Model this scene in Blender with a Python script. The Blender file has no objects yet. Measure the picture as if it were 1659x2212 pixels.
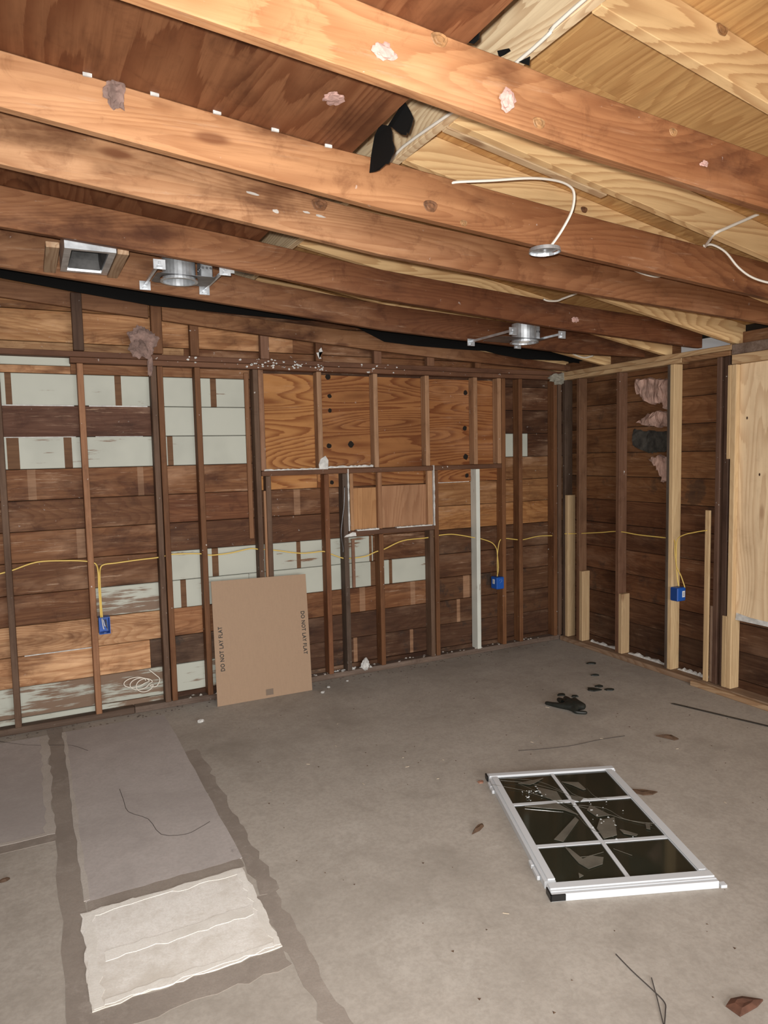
import bpy, bmesh, math, random
from mathutils import Vector, Matrix, noise

S = bpy.context.scene
COL = S.collection
random.seed(7)

# ------------------------------------------------------------------ camera, light, exposure
cd = bpy.data.cameras.new('camera')
cam = bpy.data.objects.new('camera', cd)
COL.objects.link(cam)
S.camera = cam
RES = (1659, 2212)
cd.sensor_fit = 'VERTICAL'
cd.sensor_height = 24.0
cd.lens = 1522.2 / RES[1] * 24.0
cd.clip_start = 0.02
# rows: right, down, forward of the photographer's phone (level room: X along back wall, Y depth, Z up)
yaw, pitch, roll = 0.466890, -0.082629, -0.021148
fwd = Vector((math.sin(yaw) * math.cos(pitch), math.cos(yaw) * math.cos(pitch), math.sin(pitch)))
rgt = Vector((math.cos(yaw), -math.sin(yaw), 0))
up = rgt.cross(fwd)
r2 = math.cos(roll) * rgt + math.sin(roll) * up
u2 = -math.sin(roll) * rgt + math.cos(roll) * up
M = Matrix((r2, u2, -fwd)).transposed().to_4x4()
M.translation = (-4.318, -4.968, 1.742)
cam.matrix_world = M

S.view_settings.view_transform = 'Standard'
S.view_settings.look = 'None'
S.view_settings.gamma = 1.0
S.view_settings.use_curve_mapping = False
S.view_settings.exposure = 0.0

w = bpy.data.worlds.new('dusk')
S.world = w
w.use_nodes = True
wt = w.node_tree
bg = wt.nodes['Background']
wtc = wt.nodes.new('ShaderNodeTexCoord')
wsep = wt.nodes.new('ShaderNodeSeparateXYZ')
wt.links.new(wtc.outputs['Generated'], wsep.inputs[0])
wmr = wt.nodes.new('ShaderNodeMapRange')
wmr.inputs[1].default_value, wmr.inputs[2].default_value = 0.0, 0.32
wmr.inputs[3].default_value, wmr.inputs[4].default_value = 0.06, 0.62
wt.links.new(wsep.outputs[2], wmr.inputs[0])
bg.inputs[0].default_value = (1.0, 0.97, 0.92, 1)
wt.links.new(wmr.outputs[0], bg.inputs[1])


def area_light(name, loc, rot, sx, sy, power, color):
    d = bpy.data.lights.new(name, 'AREA')
    d.shape = 'RECTANGLE'
    d.size, d.size_y = sx, sy
    d.energy, d.color = power, color
    o = bpy.data.objects.new(name, d)
    COL.objects.link(o)
    o.location, o.rotation_euler = loc, rot
    return o


# phone flash beside the lens, and an unseen fill light added behind the photographer
fl = bpy.data.lights.new('phone_flash', 'SPOT')
fl.energy = 500
fl.spot_size = math.radians(125)
fl.spot_blend = 0.9
fl.shadow_soft_size = 0.02
fl.color = (1.0, 0.96, 0.91)
flo = bpy.data.objects.new('phone_flash', fl)
COL.objects.link(flo)
FM = M.copy()
FM.translation = Vector((-4.318, -4.968, 1.742)) + 0.05 * u2 - 0.03 * r2
flo.matrix_world = FM
area_light('added_fill_light', (-3.4, -8.9, 1.55), (math.radians(50), 0, 0), 4.6, 1.8, 400, (1.0, 0.97, 0.94))


# ------------------------------------------------------------------ materials
class NT:
    def __init__(self, name):
        self.m = bpy.data.materials.new(name)
        self.m.use_nodes = True
        self.t = self.m.node_tree
        self.t.nodes.clear()
        self.out = self.n('ShaderNodeOutputMaterial')
        self.b = self.n('ShaderNodeBsdfPrincipled')
        self.l(self.b.outputs[0], self.out.inputs[0])

    def n(self, typ, **kw):
        x = self.t.nodes.new(typ)
        for k, v in kw.items():
            setattr(x, k, v)
        return x

    def l(self, a, b):
        self.t.links.new(a, b)

    def val(self, sock, v):
        if isinstance(v, (int, float, tuple)):
            sock.default_value = v
        else:
            self.l(v, sock)

    def math(self, op, a, b=0.0, clamp=False):
        x = self.n('ShaderNodeMath', operation=op, use_clamp=clamp)
        self.val(x.inputs[0], a)
        self.val(x.inputs[1], b)
        return x.outputs[0]

    def mix(self, f, a, b, mode='MIX'):
        x = self.n('ShaderNodeMix', data_type='RGBA', blend_type=mode)
        self.val(x.inputs[0], f)
        self.val(x.inputs[6], a)
        self.val(x.inputs[7], b)
        return x.outputs[2]

    def ramp(self, f, lo, hi, a=0.0, b=1.0):
        x = self.n('ShaderNodeMapRange', interpolation_type='SMOOTHSTEP')
        self.l(f, x.inputs[0])
        x.inputs[1].default_value, x.inputs[2].default_value = lo, hi
        x.inputs[3].default_value, x.inputs[4].default_value = a, b
        return x.outputs[0]

    def noise(self, vec, scale, detail=3, rough=0.55, dist=0.0):
        x = self.n('ShaderNodeTexNoise')
        self.l(vec, x.inputs['Vector'])
        x.inputs['Scale'].default_value = scale
        x.inputs['Detail'].default_value = detail
        x.inputs['Roughness'].default_value = rough
        x.inputs['Distortion'].default_value = dist
        return x.outputs[0]

    def coords(self):
        tc = self.n('ShaderNodeTexCoord')
        oi = self.n('ShaderNodeObjectInfo')
        sc = self.n('ShaderNodeVectorMath', operation='SCALE')
        sc.inputs[0].default_value = (37.0, 53.0, 71.0)
        self.l(oi.outputs['Random'], sc.inputs['Scale'])
        ad = self.n('ShaderNodeVectorMath', operation='ADD')
        self.l(tc.outputs['Object'], ad.inputs[0])
        self.l(sc.outputs[0], ad.inputs[1])
        self.oi = oi
        return ad.outputs[0]

    def scaled(self, vec, s):
        x = self.n('ShaderNodeVectorMath', operation='MULTIPLY')
        self.l(vec, x.inputs[0])
        x.inputs[1].default_value = s
        return x.outputs[0]

    def bump(self, h, strength, dist=0.004):
        x = self.n('ShaderNodeBump')
        x.inputs['Strength'].default_value = strength
        x.inputs['Distance'].default_value = dist
        self.l(h, x.inputs['Height'])
        self.l(x.outputs[0], self.b.inputs['Normal'])


def wood(name, axis, grain=0.35, rings=0.0, stain=0.5, ringscale=1.0, speck=0.0, mold=0.0, rough=0.72, bleach=0.0, color=None, knots=0.0, end_tone=None):
    """Wood whose grain runs along one axis; the plain tint comes from each piece's own colour."""
    t = NT(name)
    c = t.coords()
    base = t.oi.outputs['Color'] if color is None else color
    if end_tone is not None:
        # paler toward one end of the timber, darker and redder toward the other
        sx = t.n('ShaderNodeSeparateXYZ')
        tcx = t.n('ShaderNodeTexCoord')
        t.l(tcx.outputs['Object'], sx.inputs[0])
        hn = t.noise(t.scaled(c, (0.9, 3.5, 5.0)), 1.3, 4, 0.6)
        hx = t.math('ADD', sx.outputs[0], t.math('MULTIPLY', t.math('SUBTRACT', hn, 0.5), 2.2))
        base = t.mix(t.ramp(hx, end_tone[0], end_tone[1]), base, t.mix(1.0, base, (0.50, 0.395, 0.33, 1), 'MULTIPLY'))
    long = {'x': (0.7, 15, 15), 'y': (15, 0.7, 15), 'z': (15, 15, 0.7)}[axis]
    g = t.noise(t.scaled(c, long), 2.2, 5, 0.65, 0.6)
    gf = t.ramp(g, 0.33, 0.66)
    fine = t.noise(t.scaled(c, tuple(v * 4 if v > 1 else v * 3 for v in long)), 2.0, 2, 0.6)
    dark = t.mix(1.0, base, (0.50, 0.40, 0.33, 1), 'MULTIPLY')
    col = t.mix(t.math('MULTIPLY', t.math('SUBTRACT', 1.0, gf), grain), base, dark)
    col = t.mix(t.math('MULTIPLY', t.ramp(fine, 0.5, 0.72), grain * 0.7), col, dark)
    if rings > 0:
        ls = {'x': (0.42, 2.8, 2.8), 'y': (2.8, 0.42, 2.8), 'z': (2.8, 2.8, 0.42)}[axis]
        cn = t.noise(t.scaled(c, ls), 1.35, 1.0, 0.35, 0.25)
        ph = t.math('FRACT', t.math('ADD', t.math('MULTIPLY', cn, 34.0 * ringscale), t.math('MULTIPLY', g, 0.9)))
        band = t.math('MULTIPLY', t.ramp(ph, 0.30, 0.92), t.ramp(ph, 1.0, 0.94))
        dk2 = t.mix(1.0, base, (0.46, 0.29, 0.18, 1), 'MULTIPLY')
        col = t.mix(t.math('MULTIPLY', band, rings), col, dk2)
    if bleach > 0:
        bl = t.noise(t.scaled(c, tuple(v ** 0.4 for v in long)), 1.6, 4, 0.6)
        col = t.mix(t.math('MULTIPLY', t.ramp(bl, 0.52, 0.72), bleach), col, t.mix(0.4, t.mix(1.0, base, (1.9, 2.0, 2.1, 1), 'MULTIPLY'), (0.55, 0.40, 0.28, 1)))
        sc = t.noise(t.scaled(c, tuple(v * 1.7 if v < 1 else v * 1.3 for v in long)), 2.6, 6, 0.75)
        col = t.mix(t.math('MULTIPLY', t.math('MULTIPLY', t.ramp(sc, 0.57, 0.66), t.ramp(bl, 0.42, 0.58)), bleach * 1.5), col, (0.42, 0.285, 0.19, 1))
    if stain > 0:
        st = t.noise(t.scaled(c, tuple(0.8 if v < 1 else 2.2 for v in long)), 2.3, 5, 0.6)
        col = t.mix(t.math('MULTIPLY', t.ramp(st, 0.48, 0.70), stain), col, t.mix(1.0, col, (0.36, 0.28, 0.23, 1), 'MULTIPLY'))
        s2 = t.noise(c, 7.5, 6, 0.72, 0.5)
        col = t.mix(t.math('MULTIPLY', t.ramp(s2, 0.52, 0.72), stain * 0.6), col, t.mix(1.0, col, (0.45, 0.35, 0.29, 1), 'MULTIPLY'))
    if mold > 0:
        mo = t.noise(c, 3.1, 6, 0.7)
        col = t.mix(t.math('MULTIPLY', t.ramp(mo, 0.54, 0.66), mold), col, (0.018, 0.016, 0.014, 1))
    if knots > 0:
        vo = t.n('ShaderNodeTexVoronoi')
        kl = {'x': (1.6, 5, 5), 'y': (5, 1.6, 5), 'z': (5, 5, 1.6)}[axis]
        t.l(t.scaled(c, kl), vo.inputs['Vector'])
        vo.inputs['Scale'].default_value = 1.0
        col = t.mix(t.math('MULTIPLY', t.ramp(vo.outputs[0], 0.05, 0.13, 1.0, 0.0), knots), col, t.mix(1.0, base, (0.28, 0.15, 0.09, 1), 'MULTIPLY'))
    if speck > 0:
        sp = t.noise(c, 33, 3, 0.6)
        sp2 = t.noise(c, 4.0, 2)
        f = t.math('MULTIPLY', t.ramp(sp, 0.69, 0.72), t.ramp(sp2, 0.45, 0.6))
        col = t.mix(t.math('MULTIPLY', f, speck), col, (0.62, 0.60, 0.57, 1))
    t.l(col, t.b.inputs['Base Color'])
    t.b.inputs['Roughness'].default_value = rough
    t.b.inputs['Specular IOR Level'].default_value = 0.3
    t.bump(g, 0.25, 0.003)
    return t.m


def paint(name, wear, base=(0.43, 0.445, 0.385, 1), under=(0.16, 0.085, 0.045, 1), axis='x'):
    t = NT(name)
    c = t.coords()
    long = (0.9, 11, 11) if axis == 'x' else (11, 11, 0.9)
    g = t.noise(t.scaled(c, long), 2.0, 6, 0.7)
    big = t.noise(c, 2.2, 3, 0.6)
    f = t.math('ADD', g, t.math('MULTIPLY', t.math('SUBTRACT', big, 0.5), 0.5))
    m = t.ramp(f, 0.63 - wear * 0.3, 0.69 - wear * 0.22)
    smudge = t.mix(t.ramp(big, 0.4, 0.7), base, tuple(v * 0.86 for v in base[:3]) + (1,))
    col = t.mix(m, smudge, under)
    t.l(col, t.b.inputs['Base Color'])
    t.b.inputs['Roughness'].default_value = 0.6
    t.bump(g, 0.15, 0.002)
    return t.m


def concrete(name, base, dark, light, blotch=0.6, scale=1.0, white=0.25):
    t = NT(name)
    c = t.coords()
    a = t.noise(c, 0.9 * scale, 6, 0.65, 0.3)
    b = t.noise(c, 3.4 * scale, 6, 0.7, 0.4)
    f = t.noise(c, 60 * scale, 3, 0.6)
    col = t.mix(t.math('MULTIPLY', t.ramp(a, 0.40, 0.66), blotch), base, dark)
    col = t.mix(t.math('MULTIPLY', t.ramp(b, 0.50, 0.75), blotch * 0.8), col, dark)
    col = t.mix(t.math('MULTIPLY', t.ramp(b, 0.50, 0.28), white), col, light)
    sp = t.noise(c, 21 * scale, 4, 0.7)
    col = t.mix(t.math('MULTIPLY', t.ramp(sp, 0.66, 0.74), white), col, light)
    col = t.mix(t.math('MULTIPLY', t.ramp(f, 0.35, 0.7), 0.30), col, dark)
    md = t.noise(c, 13 * scale, 6, 0.75, 0.6)
    col = t.mix(t.math('MULTIPLY', t.ramp(md, 0.42, 0.70), 0.45 * blotch), col, dark)
    pit = t.noise(c, 5.5 * scale, 8, 0.8)
    col = t.mix(t.math('MULTIPLY', t.ramp(pit, 0.66, 0.72), 0.5), col, tuple(v * 0.6 for v in dark[:3]) + (1,))
    t.l(col, t.b.inputs['Base Color'])
    t.b.inputs['Roughness'].default_value = 0.82
    t.b.inputs['Specular IOR Level'].default_value = 0.25
    t.bump(t.math('ADD', f, b), 0.2, 0.002)
    return t.m


def plain(name, color, rough=0.5, metal=0.0, var=0.0, vscale=6.0, spec=0.5):
    t = NT(name)
    t.b.inputs['Roughness'].default_value = rough
    t.b.inputs['Metallic'].default_value = metal
    t.b.inputs['Specular IOR Level'].default_value = spec
    c = t.coords()
    col4 = tuple(color) + (1,)
    if var > 0:
        n = t.noise(c, vscale, 4, 0.6)
        t.l(t.mix(t.ramp(n, 0.3, 0.7), col4, tuple(v * (1 - var) for v in color) + (1,)), t.b.inputs['Base Color'])
    else:
        t.b.inputs['Base Color'].default_value = col4
    return t.m


W_X = wood('aged_wood_lengthwise', 'x', 0.6, 0.0, 0.75, speck=0.25, bleach=0.15)
W_XC = wood('aged_board_reclaimed', 'x', 0.75, 0.40, 0.9, 1.0, speck=0.35, bleach=0.45, knots=0.5)
W_XM = wood('aged_board_mouldy', 'x', 0.7, 0.3, 0.8, 1.0, mold=0.75, bleach=0.3)
W_YB = wood('aged_board_right', 'y', 0.7, 0.35, 0.75, 1.0, mold=0.5, bleach=0.2, knots=0.3)
W_Z = wood('aged_wood_upright', 'z', 0.5, 0.0, 0.55, speck=0.8)
W_J = wood('joist_wood', 'x', 0.34, 0.36, 0.95, 1.0, speck=0.3, bleach=0.2, knots=0.7, end_tone=(-0.2, 1.5))
W_PLATE = wood('plate_wood', 'x', 0.5, 0.0, 0.5, speck=1.0)
N_X = wood('new_wood_sloped', 'x', 0.18, 0.48, 0.1, 0.8, knots=0.7)
N_Y = wood('new_wood_depth', 'y', 0.3, 0.45, 0.1, 1.2, knots=0.3)
N_Z = wood('new_wood_upright', 'z', 0.3, 0.15, 0.15, 1.0, knots=0.5)
P_X = wood('window_plywood', 'x', 0.2, 0.85, 0.3, 0.75, bleach=0.2, speck=0.25)
P_DECK = wood('old_deck_plywood', 'y', 0.4, 0.6, 0.75, 0.45)
P_ROOF = wood('new_roof_plywood', 'y', 0.4, 0.35, 0.25, 0.6)
P_Z = wood('pale_plywood', 'z', 0.22, 0.30, 0.25, 0.7, knots=0.5)
GREY = paint('grey_paint', -0.03)
GREYW = paint('grey_paint_weathered', 0.52, under=(0.17, 0.105, 0.065, 1))
WHITEWOOD = paint('white_paint', 0.08, (0.62, 0.64, 0.58, 1), axis='z')
BARE = wood('bare_strip', 'x', 0.5, 0, 0.6, color=(0.29, 0.165, 0.095, 1), bleach=0.3)
BARED = wood('bare_strip_dark', 'x', 0.4, 0, 0.4, color=(0.15, 0.075, 0.035, 1))
CONC = concrete('concrete', (0.425, 0.39, 0.347, 1), (0.255, 0.228, 0.196, 1), (0.56, 0.53, 0.485, 1), 0.62)
SLAB = concrete('slab_concrete', (0.46, 0.425, 0.41, 1), (0.32, 0.292, 0.278, 1), (0.53, 0.51, 0.49, 1), 0.6)
FILL = concrete('filler_mortar', (0.30, 0.262, 0.228, 1), (0.215, 0.185, 0.16, 1), (0.40, 0.36, 0.32, 1), 0.7, 2.2, 0.55)
WPATCH = concrete('white_mortar', (0.80, 0.79, 0.76, 1), (0.55, 0.51, 0.45, 1), (0.84, 0.83, 0.80, 1), 0.8, 2.4, 0.7)
WRIM = concrete('white_mortar_rim', (0.80, 0.79, 0.75, 1), (0.58, 0.55, 0.50, 1), (0.86, 0.85, 0.82, 1), 0.6, 2.6)
EDGE = concrete('pale_mortar_edge', (0.50, 0.47, 0.43, 1), (0.33, 0.29, 0.26, 1), (0.62, 0.60, 0.57, 1), 0.4, 2.0)
CRACK = plain('crack_dark', (0.06, 0.05, 0.045), 0.9)  # flat dark tone for the crack lines and the thin floor wires
BLACK = plain('tar_paper', (0.008, 0.008, 0.008), 0.9, spec=0.1)
PAPER = plain('building_paper', (0.02, 0.016, 0.013), 0.95, spec=0.1)
STEEL = plain('galvanised_steel', (0.70, 0.74, 0.78), 0.34, 0.7, 0.35, 14)
STEELD = plain('dark_steel', (0.25, 0.26, 0.28), 0.4, 0.9, 0.4, 10)
WHITE = plain('white_vinyl', (0.58, 0.61, 0.64), 0.4)
FOAM = plain('white_foam', (0.66, 0.66, 0.64), 0.85, 0, 0.35, 25)
GLASS = plain('dark_glass', (0.026, 0.026, 0.017), 0.06, 0.0)
SHARD = plain('dusty_shard', (0.15, 0.14, 0.115), 0.15, 0, 0.35, 8)
GLINT = plain('glint_white', (0.62, 0.65, 0.66), 0.15)
CAPB = plain('black_plastic', (0.01, 0.01, 0.01), 0.4)
RUBBER = plain('black_rubber_glove', (0.016, 0.019, 0.016), 0.5, 0, 0.4, 30)
BLUE = plain('blue_box_plastic', (0.012, 0.085, 0.38), 0.4)
BLUED = plain('blue_box_inside', (0.008, 0.045, 0.20), 0.5)
YEL = plain('yellow_sheath', (0.70, 0.50, 0.13), 0.45)
CABW = plain('white_sheath', (0.74, 0.70, 0.62), 0.45)
STICK = plain('white_sticker', (0.75, 0.75, 0.75), 0.6)
INK = plain('black_ink', (0.012, 0.012, 0.012), 0.7)
INKG = plain('grey_ink', (0.18, 0.18, 0.20), 0.7)
PINK = plain('pink_fibreglass', (0.50, 0.31, 0.27), 0.95, 0, 0.35, 18)
MAUVE = plain('dusty_fibreglass', (0.30, 0.20, 0.17), 0.95, 0, 0.5, 18)
PINKG = plain('mouldy_fibreglass', (0.48, 0.31, 0.25), 0.95, 0, 0.45, 12)
MOLD = plain('black_mould', (0.055, 0.05, 0.042), 0.95, 0, 0.7, 15)
TAPE = plain('brown_tape', (0.15, 0.105, 0.07), 0.5)
LEAF = plain('dry_leaf', (0.10, 0.055, 0.03), 0.8, 0, 0.4, 20)
SOIL = plain('floor_dirt', (0.13, 0.10, 0.082), 0.95, 0, 0.5, 9)
t = NT('cardboard')
c_ = t.coords()
flute = t.noise(t.scaled(c_, (30, 30, 1.0)), 3.0, 2)
spk = t.noise(c_, 70, 3)
cc = t.mix(t.math('MULTIPLY', t.ramp(flute, 0.35, 0.7), 0.18), (0.335, 0.228, 0.150, 1), (0.27, 0.182, 0.12, 1))
cc = t.mix(t.math('MULTIPLY', t.ramp(spk, 0.4, 0.7), 0.12), cc, (0.23, 0.155, 0.105, 1))
t.l(cc, t.b.inputs['Base Color'])
t.b.inputs['Roughness'].default_value = 0.85
CARD = t.m


# ------------------------------------------------------------------ mesh helpers
class MB:
    def __init__(self):
        self.v, self.f, self.mi = [], [], []

    def add(self, verts, faces, mi=0):
        k = len(self.v)
        self.v += [tuple(p) for p in verts]
        self.f += [tuple(i + k for i in f) for f in faces]
        self.mi += [mi] * len(faces)
        return self

    def hexa(self, p, mi=0):
        return self.add(p, [(0, 3, 2, 1), (4, 5, 6, 7), (0, 1, 5, 4), (1, 2, 6, 5), (2, 3, 7, 6), (3, 0, 4, 7)], mi)

    def box(self, x0, x1, y0, y1, z0, z1, mi=0):
        return self.hexa([(x0, y0, z0), (x1, y0, z0), (x1, y1, z0), (x0, y1, z0), (x0, y0, z1), (x1, y0, z1), (x1, y1, z1), (x0, y1, z1)], mi)

    def prism(self, pts, d, mi=0):
        """closed outline pushed along vector d"""
        n = len(pts)
        d = Vector(d)
        q = [Vector(p) for p in pts]
        vs = q + [p + d for p in q]
        return self.add(vs, [tuple(range(n - 1, -1, -1)), tuple(range(n, 2 * n))] + [(i, (i + 1) % n, n + (i + 1) % n, n + i) for i in range(n)], mi)

    def sweep(self, rows, mi=0, caps=True):
        """rows: list of equal-length vertex rings"""
        n = len(rows[0])
        vs = [p for r in rows for p in r]
        fs = []
        for a in range(len(rows) - 1):
            for i in range(n):
                j = (i + 1) % n
                fs.append((a * n + i, a * n + j, (a + 1) * n + j, (a + 1) * n + i))
        if caps:
            fs.append(tuple(range(n - 1, -1, -1)))
            fs.append(tuple((len(rows) - 1) * n + i for i in range(n)))
        return self.add(vs, fs, mi)

    def tube(self, pts, r, seg=6, smooth=4, mi=0, flat=1.0):
        P = [Vector(p) for p in pts]
        if smooth and len(P) > 2:
            Q = []
            for i in range(len(P) - 1):
                p0, p1, p2, p3 = P[max(i - 1, 0)], P[i], P[i + 1], P[min(i + 2, len(P) - 1)]
                for k in range(smooth):
                    s = k / smooth
                    Q.append(0.5 * ((2 * p1) + (p2 - p0) * s + (2 * p0 - 5 * p1 + 4 * p2 - p3) * s * s + (3 * p1 - p0 - 3 * p2 + p3) * s ** 3))
            Q.append(P[-1])
            P = Q
        rings = []
        nrm = None
        for i, p in enumerate(P):
            t_ = (P[min(i + 1, len(P) - 1)] - P[max(i - 1, 0)])
            if t_.length < 1e-7:
                t_ = Vector((0, 0, 1))
            t_.normalize()
            if nrm is None:
                nrm = t_.orthogonal().normalized()
            nrm = (nrm - t_ * nrm.dot(t_))
            nrm = nrm.normalized() if nrm.length > 1e-6 else t_.orthogonal().normalized()
            bn = t_.cross(nrm)
            rings.append([p + (nrm * math.cos(a) + bn * math.sin(a) * flat) * r for a in [2 * math.pi * k / seg for k in range(seg)]])
        return self.sweep(rings, mi)

    def lathe(self, cx, cy, prof, seg=28, mi=0):
        rows = [[(cx + r * math.cos(2 * math.pi * k / seg), cy + r * math.sin(2 * math.pi * k / seg), z) for k in range(seg)] for r, z in prof]
        return self.sweep(rows, mi, caps=False)

    def build(self, name, mats, parent=None, bevel=0.0, smooth=False, color=None, kind=None, label=None, weld=False):
        if not isinstance(mats, (list, tuple)):
            mats = [mats]
        lo = Vector([min(p[i] for p in self.v) for i in range(3)])
        hi = Vector([max(p[i] for p in self.v) for i in range(3)])
        ctr = (lo + hi) / 2
        me = bpy.data.meshes.new(name)
        me.from_pydata([Vector(p) - ctr for p in self.v], [], self.f)
        for m in mats:
            me.materials.append(m)
        for p, i in zip(me.polygons, self.mi):
            p.material_index = i
        bm = bmesh.new()
        bm.from_mesh(me)
        bmesh.ops.recalc_face_normals(bm, faces=bm.faces)
        if bevel > 0:
            bmesh.ops.bevel(bm, geom=[e for e in bm.edges if len(e.link_faces) == 2 and e.calc_face_angle(0) > 0.6], offset=bevel, segments=1, affect='EDGES')
        bm.to_mesh(me)
        bm.free()
        if smooth:
            for p in me.polygons:
                p.use_smooth = True
        o = bpy.data.objects.new(name, me)
        COL.objects.link(o)
        if parent is not None:
            o.parent = parent
            o.location = ctr - parent.matrix_world_loc if hasattr(parent, 'matrix_world_loc') else ctr - world_loc(parent)
        else:
            o.location = ctr
        if color is not None:
            o.color = tuple(color) + (1,)
        if kind:
            o['kind'] = kind
        if label:
            o['label'] = label
        return o


def world_loc(o):
    v = Vector(o.location)
    while o.parent is not None:
        o = o.parent
        v += Vector(o.location)
    return v


def thing(name, label, cat, loc, group=None):
    o = bpy.data.objects.new(name, None)
    o.empty_display_size = 0.1
    COL.objects.link(o)
    o.location = loc
    o['label'], o['category'] = label, cat
    if group:
        o['group'] = group
    return o


def tag(o, label, cat, group=None, kind=None):
    o['label'], o['category'] = label, cat
    if group:
        o['group'] = group
    if kind:
        o['kind'] = kind
    return o


def struct(o, label, cat):
    o['kind'] = 'structure'
    return tag(o, label, cat)


def shade(c, amt=0.18):
    k = 1 + random.uniform(-amt, amt)
    return tuple(v * k for v in c)


# tints (linear)
OLD = (0.165, 0.074, 0.032)
OLDG = (0.125, 0.075, 0.048)
DARKW = (0.075, 0.034, 0.016)
BROWN = (0.200, 0.090, 0.038)
RED = (0.200, 0.080, 0.033)
GOLD = (0.300, 0.150, 0.060)
PALEO = (0.560, 0.330, 0.175)
JOIST = (0.330, 0.145, 0.060)
NEWW = (0.740, 0.510, 0.260)
NEWS = (0.560, 0.400, 0.230)
ROOFP = (0.590, 0.350, 0.140)

# ------------------------------------------------------------------ floor
floor = struct(MB().box(-7.2, 0.14, -9.0, 0.14, -0.12, 0.0).build('floor', CONC), 'bare stained concrete garage floor with patched trenches', 'floor')


def wob(x0, y0, x1, y1, n, amp):
    r = []
    for i in range(n):
        s = i / n
        k = amp * (0.35 if i == 0 else 1.0)
        r.append((x0 + (x1 - x0) * s + random.uniform(-k, k), y0 + (y1 - y0) * s + random.uniform(-k, k)))
    return r


SZ = [0.0]


def slab_part(name, rect, z, mat, amp=0.006, n=14, label=None, parent=floor):
    SZ[0] += 0.00006
    z += SZ[0]
    x0, x1, y0, y1 = rect
    nx, ny = max(1, min(n, int((x1 - x0) / 0.035))), max(1, min(n, int((y1 - y0) / 0.035)))
    pts = wob(x0, y0, x1, y0, nx, amp) + wob(x1, y0, x1, y1, ny, amp) + wob(x1, y1, x0, y1, nx, amp) + wob(x0, y1, x0, y0, ny, amp)
    return MB().prism([(x, y, -0.01) for x, y in pts], (0, 0, 0.01 + z)).build(name, mat, parent, label=label)


slab_part('slab_panel', (-4.205, -3.575, -2.055, -0.10), 0.0016, SLAB, 0.004)
slab_part('slab_panel', (-7.0, -4.305, -1.425, -0.10), 0.0016, SLAB, 0.006)
slab_part('filler_strip', (-4.30, -4.205, -4.3, 0.0), 0.0010, FILL, 0.010, 26)
slab_part('filler_strip', (-3.585, -3.50, -2.35, -0.80), 0.0010, FILL, 0.016, 26)
slab_part('filler_strip', (-3.60, -3.525, -3.3, -2.352), 0.0010, FILL, 0.014, 18)
slab_part('filler_strip', (-4.203, -3.587, -2.125, -2.05), 0.0011, FILL, 0.005, 12)
slab_part('filler_strip', (-7.0, -4.295, -1.500, -1.425), 0.0011, FILL, 0.006, 20)
slab_part('filler_strip', (-4.203, -3.602, -2.775, -2.672), 0.0009, FILL, 0.014, 12)
slab_part('mortar_edge', (-4.212, -4.192, -2.05, -0.1), 0.0022, EDGE, 0.005, 24)
slab_part('mortar_edge', (-4.335, -4.297, -1.43, -0.1), 0.0021, EDGE, 0.012, 20)
slab_part('mortar_edge', (-6.9, -4.33, -1.43, -1.405), 0.0021, EDGE, 0.006, 20)
slab_part('white_patch', (-4.230, -3.600, -2.670, -2.130), 0.0040, WPATCH, 0.007, 16, 'rough white mortar rectangle set in the floor')
for rc in [(-4.226, -4.190, -2.665, -2.135), (-4.19, -3.606, -2.165, -2.135), (-3.628, -3.604, -2.66, -2.165), (-4.19, -3.63, -2.664, -2.640), (-4.17, -3.64, -2.455, -2.400)]:
    slab_part('patch_rim', rc, 0.0052, WRIM, 0.010, 22)


def crack(pts, r=0.002):
    MB().tube([(x, y, 0.0012) for x, y in pts], r, 4, 3, flat=0.5).build('crack_line', CRACK, floor)


crack([(-3.976, -1.108), (-3.972, -1.25), (-3.965, -1.388), (-3.889, -1.509), (-3.857, -1.684), (-3.758, -1.739), (-3.69, -1.715), (-3.63, -1.68)], 0.0022)
crack([(-4.60, -0.02), (-4.409, -0.213), (-4.206, -0.328), (-4.15, -0.38), (-4.086, -0.49)], 0.0022)
crack([(-1.856, -1.758), (-1.68, -1.82), (-1.524, -1.857), (-1.35, -1.87), (-1.166, -1.904)], 0.002)

# ------------------------------------------------------------------ back wall
ROWZ = [0.0, 0.078, 0.28, 0.483, 0.682, 0.882, 1.09, 1.29, 1.49, 1.69, 1.895, 2.097, 2.30, 2.50, 2.70, 2.90]
wb = struct(MB().box(-7.2, 0.14, 0.118, 0.14, 0.0, 3.05).build('wall_back', PAPER), 'stripped back wall of old plank sheathing and dark studs', 'wall')


def board(parent, row, x0, x1, kind, tint=BROWN, stripes=(), zlo=None, zhi=None, mat=None):
    z0 = ROWZ[row] + 0.0018 if zlo is None else zlo
    z1 = ROWZ[row + 1] - 0.0018 if zhi is None else zhi
    y0 = 0.09 + random.uniform(-0.003, 0.003)
    cuts = [x0]
    segs = []
    for a, b in sorted(stripes):
        if a > cuts[-1] and b < x1:
            segs.append((cuts[-1], a, 0))
            segs.append((a, b, 1))
            cuts.append(b)
    segs.append((cuts[-1], x1, 0))
    m = MB()
    c = 0.003
    for a, b, k in segs:
        prof = lambda x: [(x, y0 + c, z0), (x, y0, z0 + c), (x, y0, z1 - c), (x, y0 + c, z1), (x, 0.117, z1), (x, 0.117, z0)]
        m.sweep([prof(a), prof(b)], k)
    if kind == 'grey':
        mats = [GREY, BARED]
    elif kind == 'worn':
        mats = [GREYW, BARED]
    elif kind == 'mould':
        mats = [W_XM, BARE]
    else:
        mats = [mat or W_XC, BARE]
    return m.build('board', mats, parent, color=shade(tint, 0.12))


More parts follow.
